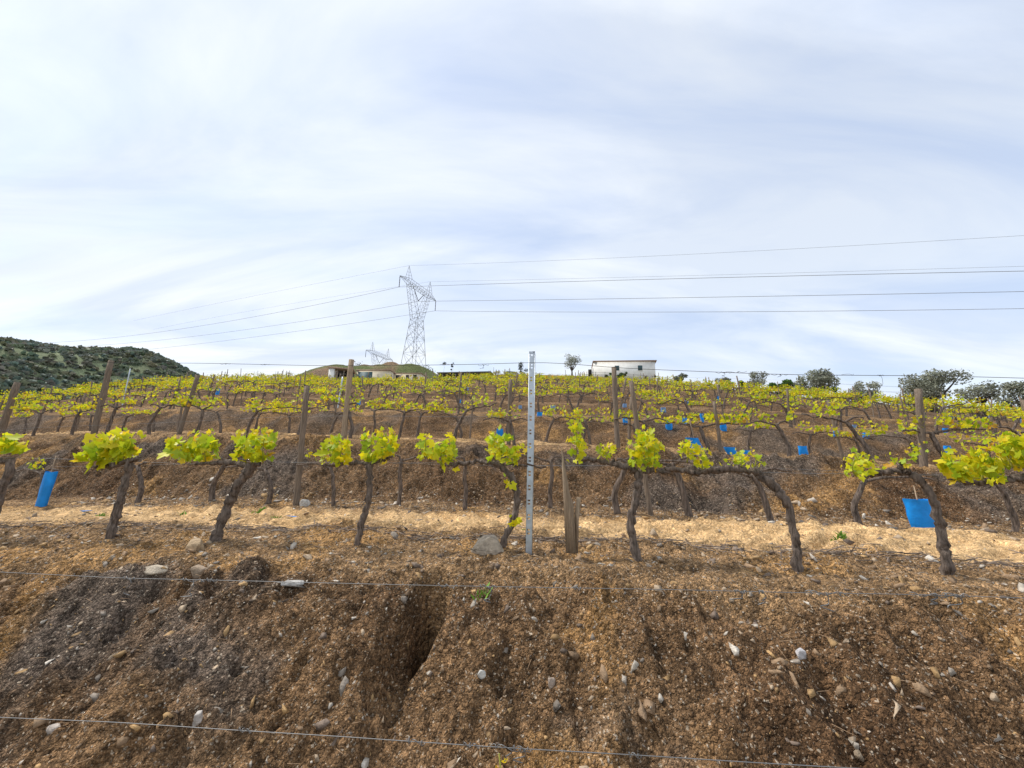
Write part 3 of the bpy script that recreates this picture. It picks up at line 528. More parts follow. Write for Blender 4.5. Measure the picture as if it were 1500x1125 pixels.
for ri, v in enumerate(ROWV[:6]):
    us = np.linspace(-v*1.9-2, v*1.0+2, 50); P = np.array([uv(u_, v) for u_ in us]); g_ = H(P[:, 0], P[:, 1], False); k = np.convolve(np.pad(g_, 4, 'edge'), np.ones(9)/9, 'valid')
    for hh in (.62, 1.3): P2 = P.copy(); P2[:, 2] = k+hh+.02*np.sin(us*1.1); wire(P2, .0018, ('low' if hh < 1 else 'high')+' wire along the '+row_words(ri), n=80)
# ------------------------------------------------------------------ stones, rocks, twigs, weeds
def hull(npts, sc, angular=True):
    bm = bmesh.new(); d = rng.normal(size=(npts, 3)); d /= np.linalg.norm(d, axis=1)[:, None]
    if angular: d = np.sign(d)*np.abs(d)**.6
    for q in d*np.asarray(sc)*rng.uniform(.8, 1.1, (npts, 1)): bm.verts.new(q)
    r = bmesh.ops.convex_hull(bm, input=bm.verts); bmesh.ops.delete(bm, geom=list({e for e in r['geom_interior'] if isinstance(e, bmesh.types.BMVert)}), context='VERTS'); bmesh.ops.triangulate(bm, faces=bm.faces); bm.verts.index_update()
    V = np.array([v.co[:] for v in bm.verts]); T = np.array([[v.index for v in f.verts] for f in bm.faces]); bm.free(); return V, T
HUL = [hull(11, (1, .7, .36)) for _ in range(12)]; HUS = [hull(8, (1, .75, .42)) for _ in range(12)]
SC = np.array([(.42, .32, .22), (.30, .20, .12), (.46, .40, .33), (.38, .24, .11), (.20, .15, .115), (.58, .52, .44), (.26, .22, .18), (.46, .29, .13)])
STM = [[new_mesh('stone', *HUL[k], M_STONE, SC[c]) for c in range(8)] for k in range(12)]
stones = []
for k in range(42000):
    u = rng.uniform(-8.5, 5.6); v = rng.uniform(1.3, 6.4)
    if abs(u+.5) > v*1.7+.6 or (4.05 < v < 5.3 and rng.random() < .8): continue
    s = .0055*(1-rng.random())**(-.50); s = min(s, .05)*(.7+.12*v); P = uv(u, v); stones.append((s, P[0], P[1]))
stones.sort(key=lambda t: -t[0]); sx = np.array([t[1] for t in stones]); sy = np.array([t[2] for t in stones]); sz = H(sx, sy)
gx = (H(sx+.02, sy)-H(sx-.02, sy))/.04; gy = (H(sx, sy+.02)-H(sx, sy-.02))/.04
A = Acc(); cnt = {0: 0, 1: 0}
for i_, (s, x, y) in enumerate(stones):
    nrm = np.array([-gx[i_], -gy[i_], 1]); nrm /= np.linalg.norm(nrm); nrm += rng.normal(0, .28, 3); nrm /= np.linalg.norm(nrm); a_ = rng.normal(size=3); X = np.cross(a_, nrm); X /= np.linalg.norm(X); R = np.stack([X, np.cross(nrm, X), nrm], 1)
    p = np.array([x, y, sz[i_]-s*.06]); par = 0 if x*VH[0]+y*VH[1] < 4.04 else 1; k, c = rng.integers(12), rng.choice(8, p=[.2, .2, .08, .15, .15, .06, .1, .06])
    if cnt[par] < (290 if par == 0 else 120) and s > .012:
        o = put('stone', STM[k][c], p, (S_BANK, S_TERR)[par]); o.rotation_euler = Matrix(R.tolist()).to_euler(); o.scale = (s, s*rng.uniform(.6, 1), s*rng.uniform(.6, 1.1)); cnt[par] += 1
    else: A.add((HUS[k][0]*s)@R.T+p, HUS[k][1], SC[c]*rng.uniform(.6, 1.05))
put('pebbles', A.mesh('pebbles', M_STONE), (0, 0, 0), S_BANK, kind='stuff'); print('stones', cnt, A.n)
def rock(px, py, wpx, hpx, c, label, v=None):
    c = tuple(q*.85 for q in c)
    p = on_v(px, py, v) if v else ground_hit(px, py, 1.5); p[2] = H(p[0], p[1]); k = proj(p)[2]/F; V, T = hull(26, (wpx*k/2, wpx*k*.35, hpx*k*.55)); V = rotz(V, -.1); bm = bmesh.new(); vs = [bm.verts.new(q) for q in V]; [bm.faces.new([vs[j] for j in t]) for t in T]
    bmesh.ops.bevel(bm, geom=bm.edges[:], offset=.035*wpx*k, segments=1, affect='EDGES'); bmesh.ops.triangulate(bm, faces=bm.faces); me = bpy.data.meshes.new('rock'); bm.to_mesh(me); bm.free(); ca = me.color_attributes.new('col', 'FLOAT_COLOR', 'POINT'); ca.data.foreach_set('color', np.tile([*c, 1.], len(me.vertices)).astype(np.float32)); me.materials.append(M_STONE)
    o = put('rock', me, p+[0, 0, hpx*k*.14], None, label=label, category='rock'); o.rotation_euler = (0, rng.uniform(-.3, .1), 0)
rock(716, 808, 52, 34, (.40, .33, .25), 'big pale rock at the foot of the S-curved vine', 3.48)
rock(286, 801, 28, 24, (.46, .33, .20), 'tan rock on the bank top below the thick leaning vine', 3.3)
rock(292, 838, 28, 20, (.36, .27, .19), 'flat-faced brown rock on the bank just above the upper near wire')
rock(224, 848, 34, 12, (.50, .42, .32), 'low pale rock touching the upper near wire')
rock(430, 862, 36, 10, (.52, .50, .47), 'thin white slab of stone lying on the bank')
rock(76, 1098, 26, 22, (.50, .43, .37), 'pale pinkish stone at the lower left of the bank')
rock(283, 1094, 14, 22, (.55, .50, .45), 'white upright stone below the lower near wire')
rock(706, 992, 13, 12, (.62, .60, .55), 'round white stone in the middle of the bank')
rock(808, 1000, 12, 16, (.45, .36, .29), 'oval buff stone beside a dark hollow in the bank')
rock(1176, 984, 14, 14, (.58, .55, .55), 'small chalky stone on the right half of the bank')
rock(446, 742, 14, 14, (.60, .56, .50), 'white stone beside the foot of the thin wooden stake', 5.6)
A = Acc()
for k in range(900):                                            # prunings left along the front row
    v = 3.98+rng.normal(0, .10); u = rng.uniform(-8.5, 5); P = uv(u, v); P[2] = H(P[0], P[1])+.012; d = np.array([rng.normal(0, 1), rng.normal(0, .35), rng.normal(0, .10)]); d /= np.linalg.norm(d); ln = rng.uniform(.05, .28)
    V, T = tube(np.array([P-d*ln/2, P+rng.normal(0, .012, 3), P+d*ln/2]), rng.uniform(.002, .0045), 4); A.add(V, T, np.array([1, 1, 1.])*rng.uniform(.6, 2.1))
for k in range(260):                                            # and dry straws on the bank
    u, v = rng.uniform(-6, 4), rng.uniform(1.5, 3.4); P = uv(u, v); P[2] = H(P[0], P[1])+.012; d = rng.normal(size=3)*[1, .6, .6]; d /= np.linalg.norm(d); ln = rng.uniform(.03, .14); V, T = tube(np.array([P-d*ln/2, P, P+d*ln/2]), .0012, 4); A.add(V, T, np.array([3, 2.6, 2.]))
put('pruned_twigs', A.mesh('pruned_twigs', M_TWIG), kind='stuff', label='dry vine prunings strewn along the front row', category='twigs')
def tuft(px, py, n, h, c, label, v=None):
    p = on_v(px, py, v) if v else ground_hit(px, py); p[2] = H(p[0], p[1]); A = Acc()
    for k in range(n):
        b_ = p+np.array([rng.normal(0, h*.7), rng.normal(0, h*.4), 0]); b_[2] = H(b_[0], b_[1]); d = np.array([rng.normal(0, .5), rng.normal(0, .5), 1])*h*rng.uniform(.5, 1.1); s = np.array([rng.normal(), rng.normal(), 0]); s *= .008/np.linalg.norm(s)
        A.add([b_-s, b_+s, b_+d*.6+s*1.4, b_+d], [(0, 1, 2), (0, 2, 3)], np.array(c)*rng.uniform(.7, 1.3))
    put('weed_tuft', A.mesh('weed_tuft', M_CROWN, origin=p), p, None, label=label, category='weeds', group='small green weeds on the terrace')
for x, y, n, l in ((380, 751, 90, 'largest green weed tuft on the track behind the thick leaning vine'), (405, 762, 50, 'smaller weed tuft in the prunings right of the largest tuft'), (150, 758, 25, 'tiny weeds by the blue scrap near the golden bunched vine'), (1232, 797, 40, 'weeds between the hooked vine and the vine bending left'), (766, 774, 20, 'weeds beside the metal post foot'), (268, 752, 16, 'sparse weeds between the first two full vines'), (712, 872, 14, 'sprig of green on the bank below the big pale rock')):
    tuft(x, y, n, .05, (.16, .30, .04), l)
# ------------------------------------------------------------------ trees and bushes
def crown_cloud(n, centers, size, c0, c1):
    A = Acc(); cs = np.array([c[:3] for c in centers]); rs = np.array([c[3] for c in centers]); w_ = rs**2/np.sum(rs**2)
    tone = rng.uniform(.65, 1.25, len(cs))
    for k in range(n):
        i_ = rng.choice(len(cs), p=w_); d = rng.normal(size=3); d /= np.linalg.norm(d); p = cs[i_]+d*rs[i_]*rng.uniform(.35, 1.05)*np.array([1, 1, .8]); s = size*rng.uniform(.6, 1.4)
        q = np.array([(-.5, -.18, 0), (.1, -.26, 0), (.55, .05, .05), (-.1, .26, 0)])*s; f = rng.uniform(0, 1); A.add(q@rand_rot().T+p, [(0, 1, 2), (0, 2, 3)], (np.array(c0)*(1-f)+np.array(c1)*f)*tone[i_])
    return A
TOPS = {647: 530, 661: 531, 580: 533, 520: 529, 622: 534, 838: 519, 764: 530, 998: 547, 1060: 552, 1108: 542, 1194: 541, 1262: 558, 1354: 542, 1428: 560, 1492: 557, 1085: 561, 1150: 559, 1232: 567, 1035: 567}
def tree(px, wpx, hpx, dist, label, name='olive_tree', c0=(.085, .10, .062), c1=(.17, .19, .125), nleaf=1500, stems=1, trunkfrac=.35, lobes=11, group=None, cat='tree', sink=0., leaf=.05):
    d = ray(px, 570); d = d/np.hypot(d[0], d[1]); b = EYE+d*dist; b[2] = H(b[0], b[1])-sink; k = proj(b)[2]/F; W_, Hh = wpx*k, hpx*k
    if px in TOPS: e_ = ray(px, TOPS[px]); Hh = EYE[2]+e_[2]/np.hypot(e_[0], e_[1])*dist-b[2]
    root = thing(name, b, label, cat, group); tp = Acc(); cen = []
    for s in range(lobes):
        a_ = rng.uniform(0, 6.28); rr = W_*.5*rng.uniform(.15, .72); cz = Hh*(trunkfrac+(1-trunkfrac)*rng.uniform(.12, .80)*(1-.35*(rr/(W_*.5))**2)); rad = min(W_, Hh)*rng.uniform(.13, .24); cen.append((math.cos(a_)*rr, math.sin(a_)*rr, cz, rad))
    zmx = max(c[2]+c[3]*.8 for c in cen); wmx = max(math.hypot(c[0], c[1])+c[3]*.9 for c in cen); cen = [(c[0]*W_*.5/wmx, c[1]*W_*.5/wmx, Hh*trunkfrac*.7+(c[2]-Hh*trunkfrac*.7)*(Hh*(1-.7*trunkfrac))/(zmx-Hh*trunkfrac*.7), c[3]*1.12) for c in cen]; nleaf = int(nleaf*1.6)
    for s in range(stems):
        off = (s-(stems-1)/2)*W_*.16; fork = np.array([off*1.4, 0, Hh*trunkfrac*.8]); r = W_*.035+.03
        V, T = tube(resample([(off, 0, -.2), (off+rng.normal(0, .05), 0, fork[2]*.5), fork], 6, .01), np.linspace(r*1.3, r*.8, 6), 7, .1); tp.add(V, T)
        for c in cen[s::stems]:
            V, T = tube(resample([fork, fork*.45+np.array(c[:3])*.55+[0, 0, -.05*Hh], c[:3]], 5), np.linspace(r*.55, r*.12, 5), 5); tp.add(V, T)
    put('trunk', tp.mesh('trunk', M_TRUNK), b, root); put('crown', crown_cloud(nleaf, cen, max(leaf*W_, .16), c0, c1).mesh('crown', M_CROWN), b, root)
OG = dict(c0=(.17, .185, .135), c1=(.38, .39, .30))
tree(838, 30, 33, 78, 'small round olive tree on the crest left of the white house', **OG, nleaf=800, trunkfrac=.38)
tree(764, 18, 22, 80, 'dark compact tree on the crest right of the parked car', 'round_tree', (.025, .035, .018), (.06, .075, .04), 700, 1, .05, 9)
tree(647, 11, 15, 84, 'dark narrow shrub standing on the crest left of its smaller twin', 'dark_shrub', (.02, .025, .015), (.05, .055, .035), 300, 1, .1, 5, cat='shrub')
tree(661, 7, 13, 84, 'smaller dark shrub on the crest above the long open shed', 'dark_shrub', (.02, .025, .015), (.05, .055, .035), 180, 1, .2, 4, cat='shrub')
tree(998, 31, 32, 60, 'dark olive tree standing alone on the slope right of the white house', c0=(.10, .115, .085), c1=(.23, .245, .185), nleaf=1000, trunkfrac=.35)
tree(1060, 26, 32, 62, 'small dark olive tree left of the bright green bushes', c0=(.13, .14, .10), c1=(.28, .29, .22), nleaf=800, trunkfrac=.2)
tree(1108, 35, 42, 60, 'tall olive tree rising between bright green bushes', **OG, nleaf=1200, trunkfrac=.2)
tree(1194, 62, 48, 56, 'broad grey-green olive tree with the widest low crown mid slope', **OG, nleaf=2300, trunkfrac=.15, lobes=16)
tree(1262, 50, 32, 54, 'low olive tree between the broad one and the big twin-trunk one', **OG, nleaf=1400, trunkfrac=.2)
tree(1354, 100, 56, 48, 'big spreading olive tree with two trunks behind the thick post', **OG, nleaf=3600, stems=2, trunkfrac=.36, lobes=22, leaf=.03)
tree(1428, 66, 36, 46, 'thin olive tree with bare forked limbs beside the big twin-trunk olive', **OG, nleaf=900, stems=2, trunkfrac=.5, lobes=10)
tree(1492, 56, 42, 45, 'dense olive tree closing the row beyond the bare forked one', **OG, nleaf=1700, trunkfrac=.25, lobes=14)
for x, wp, hp, ds, l in ((1085, 62, 22, 66, 'bright green bush between the two smaller olive trees'), (1150, 74, 24, 64, 'widest bright green bush left of the broad olive tree'), (1232, 60, 20, 60, 'bright green bush right of the broad olive tree'), (1035, 40, 12, 64, 'low green bush downhill from the lone dark olive')):
    tree(x, wp, hp, ds, l, 'green_bush', (.05, .12, .02), (.13, .24, .045), 1600, 1, .05, 14, 'bright green bushes', 'bush', .2)
for x, wp, hp, ds, l, c in ((905, 48, 10, 77, 'green shrub below the window of the white house', ((.05, .09, .025), (.11, .17, .05))), (958, 40, 9, 76, 'brownish shrub below the right end of the white house', ((.07, .06, .04), (.13, .11, .07))), (580, 26, 8, 86, 'green brush on the mound below the pylon', ((.04, .06, .025), (.10, .12, .05))), (520, 40, 13, 84, 'green brush on the mound beside the far pylon', ((.04, .06, .025), (.10, .12, .05))), (622, 34, 8, 86, 'dark brush on the mound right of the pylon', ((.04, .055, .025), (.09, .10, .05)))):
    tree(x, wp, hp, ds, l, 'shrub', *c, 500, 1, .05, 9, None, 'shrub', .15)
# ------------------------------------------------------------------ buildings
class Frame:
    def __init__(s, x, y, ang, z=None): s.o = np.array([x, y, H(x, y, False) if z is None else z]); s.a = ang
    def w(s, V): return rotz(V, s.a)+s.o
def bpart(fr, name, b, m_, par): V, T = box(*b); return mk(name, fr.w(V), T, m_, fr.o, par)
hx, hy = HOUSE; fr = Frame(hx, hy, -.12, H(hx, hy, False)-.25); ho = thing('white_house', fr.o, 'long low white farmhouse with two windows on the hilltop', 'house')
LX, DY, HF, HB = 5.9, 3.2, 3.35, 2.5
def wall_quad(P): 
    V = fr.w(np.array(P)); return V
def prism(x0, x1, y0, y1, z0, zf, zb):
    V = np.array([(x0, y0, z0), (x1, y0, z0), (x1, y1, z0), (x0, y1, z0), (x0, y0, zf), (x1, y0, zf), (x1, y1, zb), (x0, y1, zb)]); Q = [(0, 3, 2, 1), (4, 5, 6, 7), (0, 1, 5, 4), (2, 3, 7, 6), (1, 2, 6, 5), (3, 0, 4, 7)]
    return V, np.array([t for a_, b, c, d in Q for t in ((a_, b, c), (a_, c, d))])
V, T = prism(-LX, LX, -DY, DY, -1, HF, HB); mk('wall', fr.w(V), T, M_WALL, fr.o, ho)
V, T = prism(-LX-.15, LX+.3, -DY-.3, DY+.2, 0, 0, 0); V[:4, 2] = np.where(V[:4, 1] < 0, HF+.02, HB+.02); V[4:, 2] = V[:4, 2]+.17; rf = mk('roof', fr.w(V), T, M_ROOF, fr.o, ho)
V, T = prism(-LX-2.4, -LX-.003, -DY+.5, DY-.4, -1, 2.3, 1.9); V[[0, 3], 0] += .0; V[4, 2] -= 1.2; V[7, 2] -= 1.1; mk('side_annex', fr.w(V), T, M_WALL, fr.o, ho)
for wx in (-1.35, 3.05):
    wi = bpart(fr, 'window', (wx-.42, wx+.42, -DY-.03, -DY+.05, 1.55, 2.55), M_SHUT, ho)
    for sx_ in (-1, 1): bpart(fr, 'shutter', (wx+sx_*.2-.17, wx+sx_*.2+.17, -DY-.05, -DY-.032, 1.6, 2.5), M_TEAL, wi)
    bpart(fr, 'sill', (wx-.5, wx+.5, -DY-.1, -DY-.003, 1.46, 1.545), M_WALL, wi)
bpart(fr, 'door', (-LX-1.0, -LX-.35, -DY+.44, -DY+.55, .1, 1.95), M_DARK, ho)
fe = thing('fence', fr.o, 'thin wire fence with slender posts in front of the white house', 'fence')
for k in range(11):
    x = -7.5+k*1.75; w0 = fr.w(np.array([[x, -DY-2.6, 0]]))[0]; w0[2] = H(w0[0], w0[1], False); V, T = tube(np.array([w0-[0, 0, .2], w0+[0, 0, 1.1]]), .03, 5); mk('post', V, T, M_DARKW, fr.o, fe)
ends = [fr.w(np.array([[x, -DY-2.6, 0]]))[0] for x in (-7.5, -2, 4, 10)]; 
for hh in (.55, 1.05): V, T = tube(np.array([[e[0], e[1], H(e[0], e[1], False)+hh] for e in ends]), .015, 4); mk('rail', V, T, M_DARKW, fr.o, fe)
def at(px, dist):
    d = ray(px, 560); d = d/np.hypot(d[0], d[1]); return EYE+d*dist
def shed(px0, px1, ytop, dist, ang, name, label, hw, parts):
    p = at((px0+px1)/2, dist); k = proj(p)[2]/F; L_ = (px1-px0)*k/2; d = ray((px0+px1)/2, ytop); zt = EYE[2]+d[2]/np.hypot(d[0], d[1])*dist; f = Frame(p[0], p[1], ang, zt-hw); r = thing(name, f.o, label, 'shed', 'low farm sheds on the crest')
    parts(f, r, L_, hw); return r
def pA(f, r, L_, h):
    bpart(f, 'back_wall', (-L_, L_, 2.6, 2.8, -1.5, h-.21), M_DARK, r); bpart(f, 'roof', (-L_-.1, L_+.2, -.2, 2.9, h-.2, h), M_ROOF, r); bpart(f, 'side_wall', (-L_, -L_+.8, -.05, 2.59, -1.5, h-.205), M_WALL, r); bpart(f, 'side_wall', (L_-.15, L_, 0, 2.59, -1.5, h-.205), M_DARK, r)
    for x in (-L_*.25, L_*.3): bpart(f, 'post', (x-.06, x+.06, 0, .12, -1.5, h-.205), M_WOOD, r)
shed(481, 513, 538.5, 66, .25, 'open_shed', 'small open-fronted shed with dark inside and a white end wall', 2.0, pA)
def pB(f, r, L_, h):
    bpart(f, 'wall', (-L_, L_, 0, 4, -1.5, h-.16), M_CREAM, r); bpart(f, 'roof', (-L_-.1, L_+.1, -.15, 4.1, h-.155, h), M_ROOF, r); bpart(f, 'garage_door', (-L_*.9, -L_*.05, -.05, .05, -1.4, h-.35), M_TEAL, r)
shed(520, 571, 541.5, 66, -.1, 'garage', 'cream garage with a wide dark teal door', 2.2, pB)
def pC(f, r, L_, h):
    bpart(f, 'wall', (-L_, L_, 0, 3, -1.5, h-.13), M_CREAM, r); bpart(f, 'roof', (-L_-.1, L_+.1, -.1, 3.1, h-.125, h), M_ROOF, r)
    for x0, x1 in ((-.7, -.38), (-.02, .2), (.48, .7)): bpart(f, 'door', (x0*L_, x1*L_, -.04, .04, -1.4, h-.3), M_DARK, r)
shed(572, 617, 546.5, 65.5, -.12, 'outbuilding', 'low cream outbuilding with three dark doorways', 2.0, pC)
def pD(f, r, L_, h):
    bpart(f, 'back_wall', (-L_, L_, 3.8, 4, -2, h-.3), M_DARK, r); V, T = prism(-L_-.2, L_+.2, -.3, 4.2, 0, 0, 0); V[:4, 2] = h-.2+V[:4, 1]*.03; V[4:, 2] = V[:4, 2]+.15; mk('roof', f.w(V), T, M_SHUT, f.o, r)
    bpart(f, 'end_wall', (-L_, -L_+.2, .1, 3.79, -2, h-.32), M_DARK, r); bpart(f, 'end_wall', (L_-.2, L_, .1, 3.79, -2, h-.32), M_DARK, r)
    for k in range(7): x = -L_*.97+k*L_*.323; bpart(f, 'post', (x-.06, x+.06, -.1, .02, -2, h-.22), M_WOOD, r)
shed(640, 718, 544.5, 66, -.16, 'long_open_shed', 'long dark open shed on posts with a sloping roof', 2.1, pD)
# mound the sheds back onto
p = at(570, 88); U_, W2 = np.meshgrid(np.linspace(-1, 1, 60), np.linspace(-1, 1, 40)); zz = 2.6*np.clip(1-U_**2, 0, 1)**.8*np.clip(1-W2**2, 0, 1)**.8*(1+.35*fbm(U_*3, W2*3, 61, 3)); X = p[0]+U_*19; Y = p[1]+W2*13; dm = ray(570, 536); zt_ = EYE[2]+dm[2]/np.hypot(dm[0], dm[1])*86; Z = H(X, Y, False)-.5; Z = Z+zz/2.6*(zt_-H(p[0], p[1], False)+.5)
i = (np.arange(39)[:, None]*60+np.arange(59)[None]).ravel(); gm = sst(-.2, .3, fbm(X*.25, Y*.25, 63, 3))[..., None]
mk('earth_mound', np.stack([X, Y, Z], -1).reshape(-1, 3), np.stack([i, i+1, i+61, i+60], 1), M_SOIL, col=(np.array([.20, .13, .08])*(1-gm)+np.array([.10, .12, .04])*gm).reshape(-1, 3), smooth=True, kind='structure')
# parked car: only its roof and windows clear the crest
p = at(750, 79); fr2 = Frame(p[0], p[1], .2); fr2.o[2] += .1; car = thing('parked_car', fr2.o, 'pale grey car parked on the crest beside the dark compact tree', 'car')
def loft(secs):
    n = len(secs[0]); V = np.concatenate(secs); T = [t for j in range(len(secs)-1) for i_ in range(n) for t in ((j*n+i_, j*n+(i_+1) % n, (j+1)*n+(i_+1) % n), (j*n+i_, (j+1)*n+(i_+1) % n, (j+1)*n+i_))]; T += [(0, i_+1, i_) for i_ in range(1, n-1)]+[((len(secs)-1)*n, (len(secs)-1)*n+i_, (len(secs)-1)*n+i_+1) for i_ in range(1, n-1)]; return V, np.array(T)
prof = [(-2.1, .35), (-2.15, .75), (-1.95, .95), (-1.0, 1.0), (1.3, 1.0), (2.05, .9), (2.15, .6), (2.1, .35)]; V, T = loft([np.array([(x, y, z) for x, z in prof]) for y in (-.82, .82)]); M_CAR = mat('car_paint', (.55, .57, .60), .3, spec=.5); mk('body', fr2.w(V), T, M_CAR, fr2.o, car)
prof = [(-1.75, .98), (-1.2, 1.42), (.45, 1.45), (1.2, 1.0)]; V, T = loft([np.array([(x, y, z) for x, z in prof]) for y in (-.70, .70)]); mk('cabin', fr2.w(V), T, M_TEAL, fr2.o, car)
V, T = box(-1.2, .45, -.71, .71, 1.452, 1.475); mk('car_roof', fr2.w(V), T, M_CAR, fr2.o, car)
for x in (-1.35, 1.35):
    for y in (-.8, .8): V, T = tube(np.array([(x, y-.1, .32), (x, y+.1, .32)]), .32, 14); mk('wheel', fr2.w(V), T, M_DARK, fr2.o, car)
# ------------------------------------------------------------------ pylons and power lines
def bar(A, a_, b, r=.07): V, T = tube(np.array([a_, b], float), r, 4); A.add(V, T)
def lattice(A, L0, L1, n, r=.05):
    # zig-zag between two chords
    for k in range(n):
        a_ = L0[0]+(L0[1]-L0[0])*k/n; b = L1[0]+(L1[1]-L1[0])*(k+.5)/n; c = L0[0]+(L0[1]-L0[0])*(k+1)/n; bar(A, a_, b, r); bar(A, b, c, r)
def pylon(o, ang, label, sc=1., r=.052):
    root = thing('pylon', o, label, 'pylon', 'lattice electricity pylons'); W_ = lambda P: rotz(np.asarray(P, float)*sc, ang)+o
    def part(name, A, m_=M_STEEL, par=None): V, T, C = A.get(); return mk(name, W_(V), T, m_, o, par or root)
    bz, wz, tz, pz = 0, 15.5, 24.6, 30.; hb, hw_ = 2.7, 1.35; v3 = lambda *a_: np.array(a_, float)
    for sx_ in (-1, 1):
        for sy_ in (-1, 1): A = Acc(); bar(A, v3(sx_*hb, sy_*hb, -1), v3(sx_*hw_, sy_*hw_, wz), r*1.35); part('leg', A)
    A = Acc(); lv = [0, 5.2, 9.6, 13, wz]
    for k in range(4):
        w0 = hb+(hw_-hb)*lv[k]/wz; w1 = hb+(hw_-hb)*lv[k+1]/wz
        for s in (-1, 1):
            for ax in (0, 1):
                P = lambda t, ww, z: v3(t*ww, s*ww, z) if ax == 0 else v3(s*ww, t*ww, z)
                bar(A, P(-1, w0, lv[k]), P(1, w1, lv[k+1]), r*.8); bar(A, P(1, w0, lv[k]), P(-1, w1, lv[k+1]), r*.8); bar(A, P(-1, w1, lv[k+1]), P(1, w1, lv[k+1]), r*.7)
                wm = (w0+w1)/2; zm = (lv[k]+lv[k+1])/2; zq = lv[k]+(zm-lv[k])*.5; wq = w0+(w1-w0)*.25
                for t in (-1, 1): bar(A, P(t*.5, wq, zq), P(t, wq, zq), r*.55); bar(A, P(t*.5, wq, zq), P(t, wm, zm), r*.55)
    part('bracing', A)
    for sx_ in (-1, 1):
        A = Acc()
        for sy_ in (-1, 1):
            o0, o1 = v3(sx_*hw_, sy_*hw_, wz), v3(sx_*5.2, sy_*.65, tz); i0, i1 = v3(sx_*.15, sy_*hw_, wz+.3), v3(sx_*3.7, sy_*.65, tz); bar(A, o0, o1, r); bar(A, i0, i1, r); lattice(A, (o0, o1), (i0, i1), 6, r*.6)
        lattice(A, (v3(sx_*hw_, -hw_, wz), v3(sx_*5.2, -.65, tz)), (v3(sx_*hw_, hw_, wz), v3(sx_*5.2, .65, tz)), 6, r*.6); part('fork_arm', A)
        A = Acc()
        for sy_ in (-1, 1): bar(A, v3(sx_*5.9, sy_*.6, tz+1.5), v3(sx_*5.4, 0, pz), r); bar(A, v3(sx_*4.3, sy_*.6, tz+1.5), v3(sx_*5.4, 0, pz), r)
        for k in range(1, 4): z = tz+1.5+k*(pz-tz-1.5)/4; q = 1-k/4; bar(A, v3(sx_*(5.4+.5*q), -.6*q, z), v3(sx_*(5.4-1.1*q), .6*q, z), r*.6); bar(A, v3(sx_*(5.4-1.1*q), -.6*q, z), v3(sx_*(5.4+.5*q), .6*q, z), r*.6)
        part('peak', A)
    A = Acc()
    for sy_ in (-1, 1):
        lo, up = (v3(-5.2, sy_*.65, tz), v3(5.2, sy_*.65, tz)), (v3(-5.2, sy_*.6, tz+1.5), v3(5.2, sy_*.6, tz+1.5)); bar(A, *lo, r); bar(A, *up, r); lattice(A, lo, up, 9, r*.6)
        for sx_ in (-1, 1): bar(A, v3(sx_*5.2, sy_*.65, tz), v3(sx_*9, 0, tz+.5), r); bar(A, v3(sx_*5.2, sy_*.6, tz+1.5), v3(sx_*9, 0, tz+.6), r); lattice(A, (v3(sx_*5.2, sy_*.65, tz), v3(sx_*9, 0, tz+.5)), (v3(sx_*5.2, sy_*.6, tz+1.5), v3(sx_*9, 0, tz+.6)), 4, r*.55)
    lattice(A, (v3(-5.2, -.65, tz), v3(5.2, -.65, tz)), (v3(-5.2, .65, tz), v3(5.2, .65, tz)), 9, r*.6); part('crossarm', A)
    for x0, x1, z0 in ((-9, -9, tz+.5), (9, 9, tz+.5)):
        P = np.array([(x0, 0, z0-.25*k) for k in range(14)]); V, T = tube(P, [.06 if k % 2 else .13 for k in range(14)], 6); A = Acc(); A.add(V, T); part('insulator', A, M_DARKW)
    for sx_ in (-1, 1):
        P = np.array([(sx_*2.6*(1-k/13), 0, tz-.1-3.1*k/13) for k in range(14)]); V, T = tube(P, [.06 if k % 2 else .13 for k in range(14)], 6); A = Acc(); A.add(V, T); part('insulator', A, M_DARKW)
    att = [(-9, 0, tz-2.8), (0, 0, tz-3.3), (9, 0, tz-2.8), (-5.4, 0, pz), (5.4, 0, pz)]
    return W_(np.array(att))
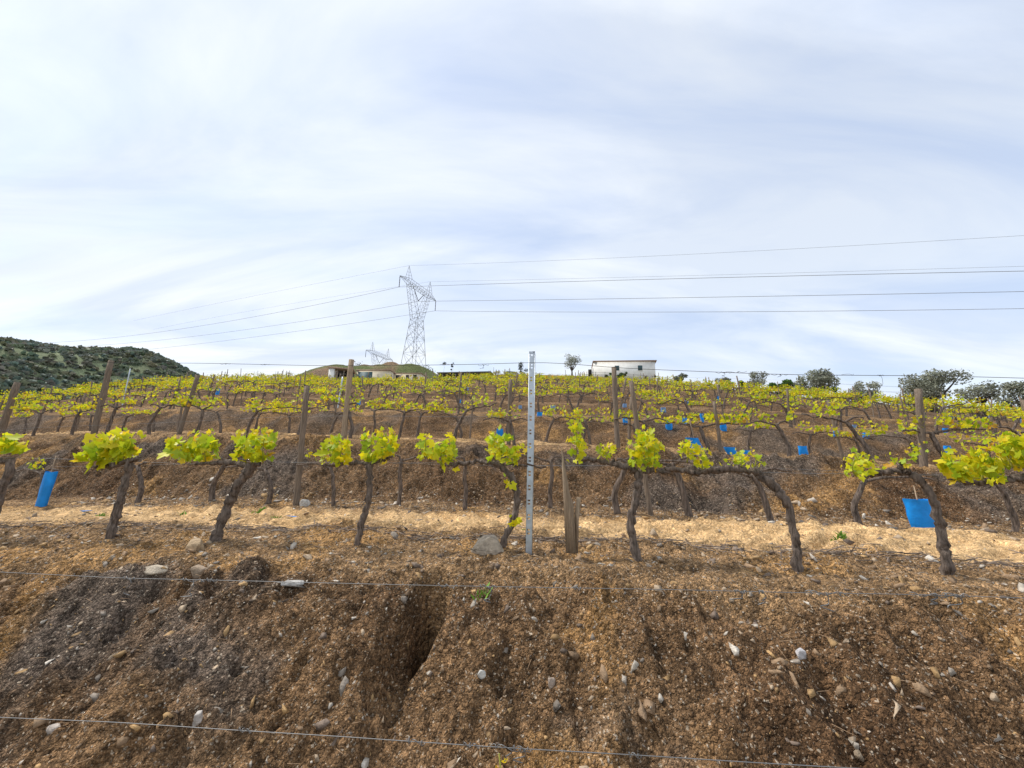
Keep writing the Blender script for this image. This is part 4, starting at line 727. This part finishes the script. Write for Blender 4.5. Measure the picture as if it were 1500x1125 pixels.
pe = at(604, 116); dz_ = ray(588, 388); ztop = EYE[2]+dz_[2]/np.hypot(dz_[0], dz_[1])*112
ANG = math.atan2(15, 6.2); att = pylon(np.array([pe[0], pe[1], ztop-30.0]), ANG, 'tall lattice pylon standing behind the mound and sheds')
p2 = at(553, 190); pylon(np.array([p2[0], p2[1], EYE[2]+(lambda d: d[2]/np.hypot(d[0], d[1]))(ray(541, 500))*186-30.]), ANG, 'far smaller lattice pylon with only its top above the mound')
LD = np.array([math.cos(ANG-math.pi/2), math.sin(ANG-math.pi/2)])      # the line runs square to the crossarm
def hit_line(px, py, a_):                                              # pixel ray meets the vertical plane that holds this cable
    d = ray(px, py); n_ = np.array([-LD[1], LD[0]]); t = (a_[:2]-EYE[:2])@n_/(d[:2]@n_); return EYE+d*t
names = ['nearest lower cable', 'middle lower cable', 'farthest lower cable', 'thin nearer earth cable', 'thin farther earth cable']
ends_r = [[(1000, 408), (1500, 397)], [(1000, 436), (1500, 427)], [(1000, 457), (1500, 452)], [(1000, 373), (1500, 345)], [(1000, 404), (1500, 390)]]
ends_l = [[(350, 468), (90, 501)], [(380, 480), (170, 504)], [(400, 490), (215, 512)], [(450, 418), (300, 448)], [(480, 436), (330, 462)]]
for k, a_ in enumerate(att):
    for side, E_ in (('right', ends_r), ('left', ends_l)):
        q = [a_]+[hit_line(x, y, a_) for x, y in E_[k]]; s = np.array([(p_[:2]-a_[:2])@LD for p_ in q]); co = np.polyfit(s, [p_[2] for p_ in q], 2); far = s[2]*(1.25 if side == 'right' else 1.5); ss = np.linspace(0, far, 50)
        P = np.stack([a_[0]+LD[0]*ss, a_[1]+LD[1]*ss, np.polyval(co, ss)+(a_[2]-co[2])*(1-np.abs(ss/far))**4], 1); V, T = tube(P, .045 if k < 3 else .022, 5)
        mk('power_cable', V, T, M_CABLE, a_, label='%s running from the tall pylon towards %s' % (names[k], 'the olive trees' if side == 'right' else 'the green hill'), category='cable', group='power cables')
print('objects', len(bpy.data.objects))
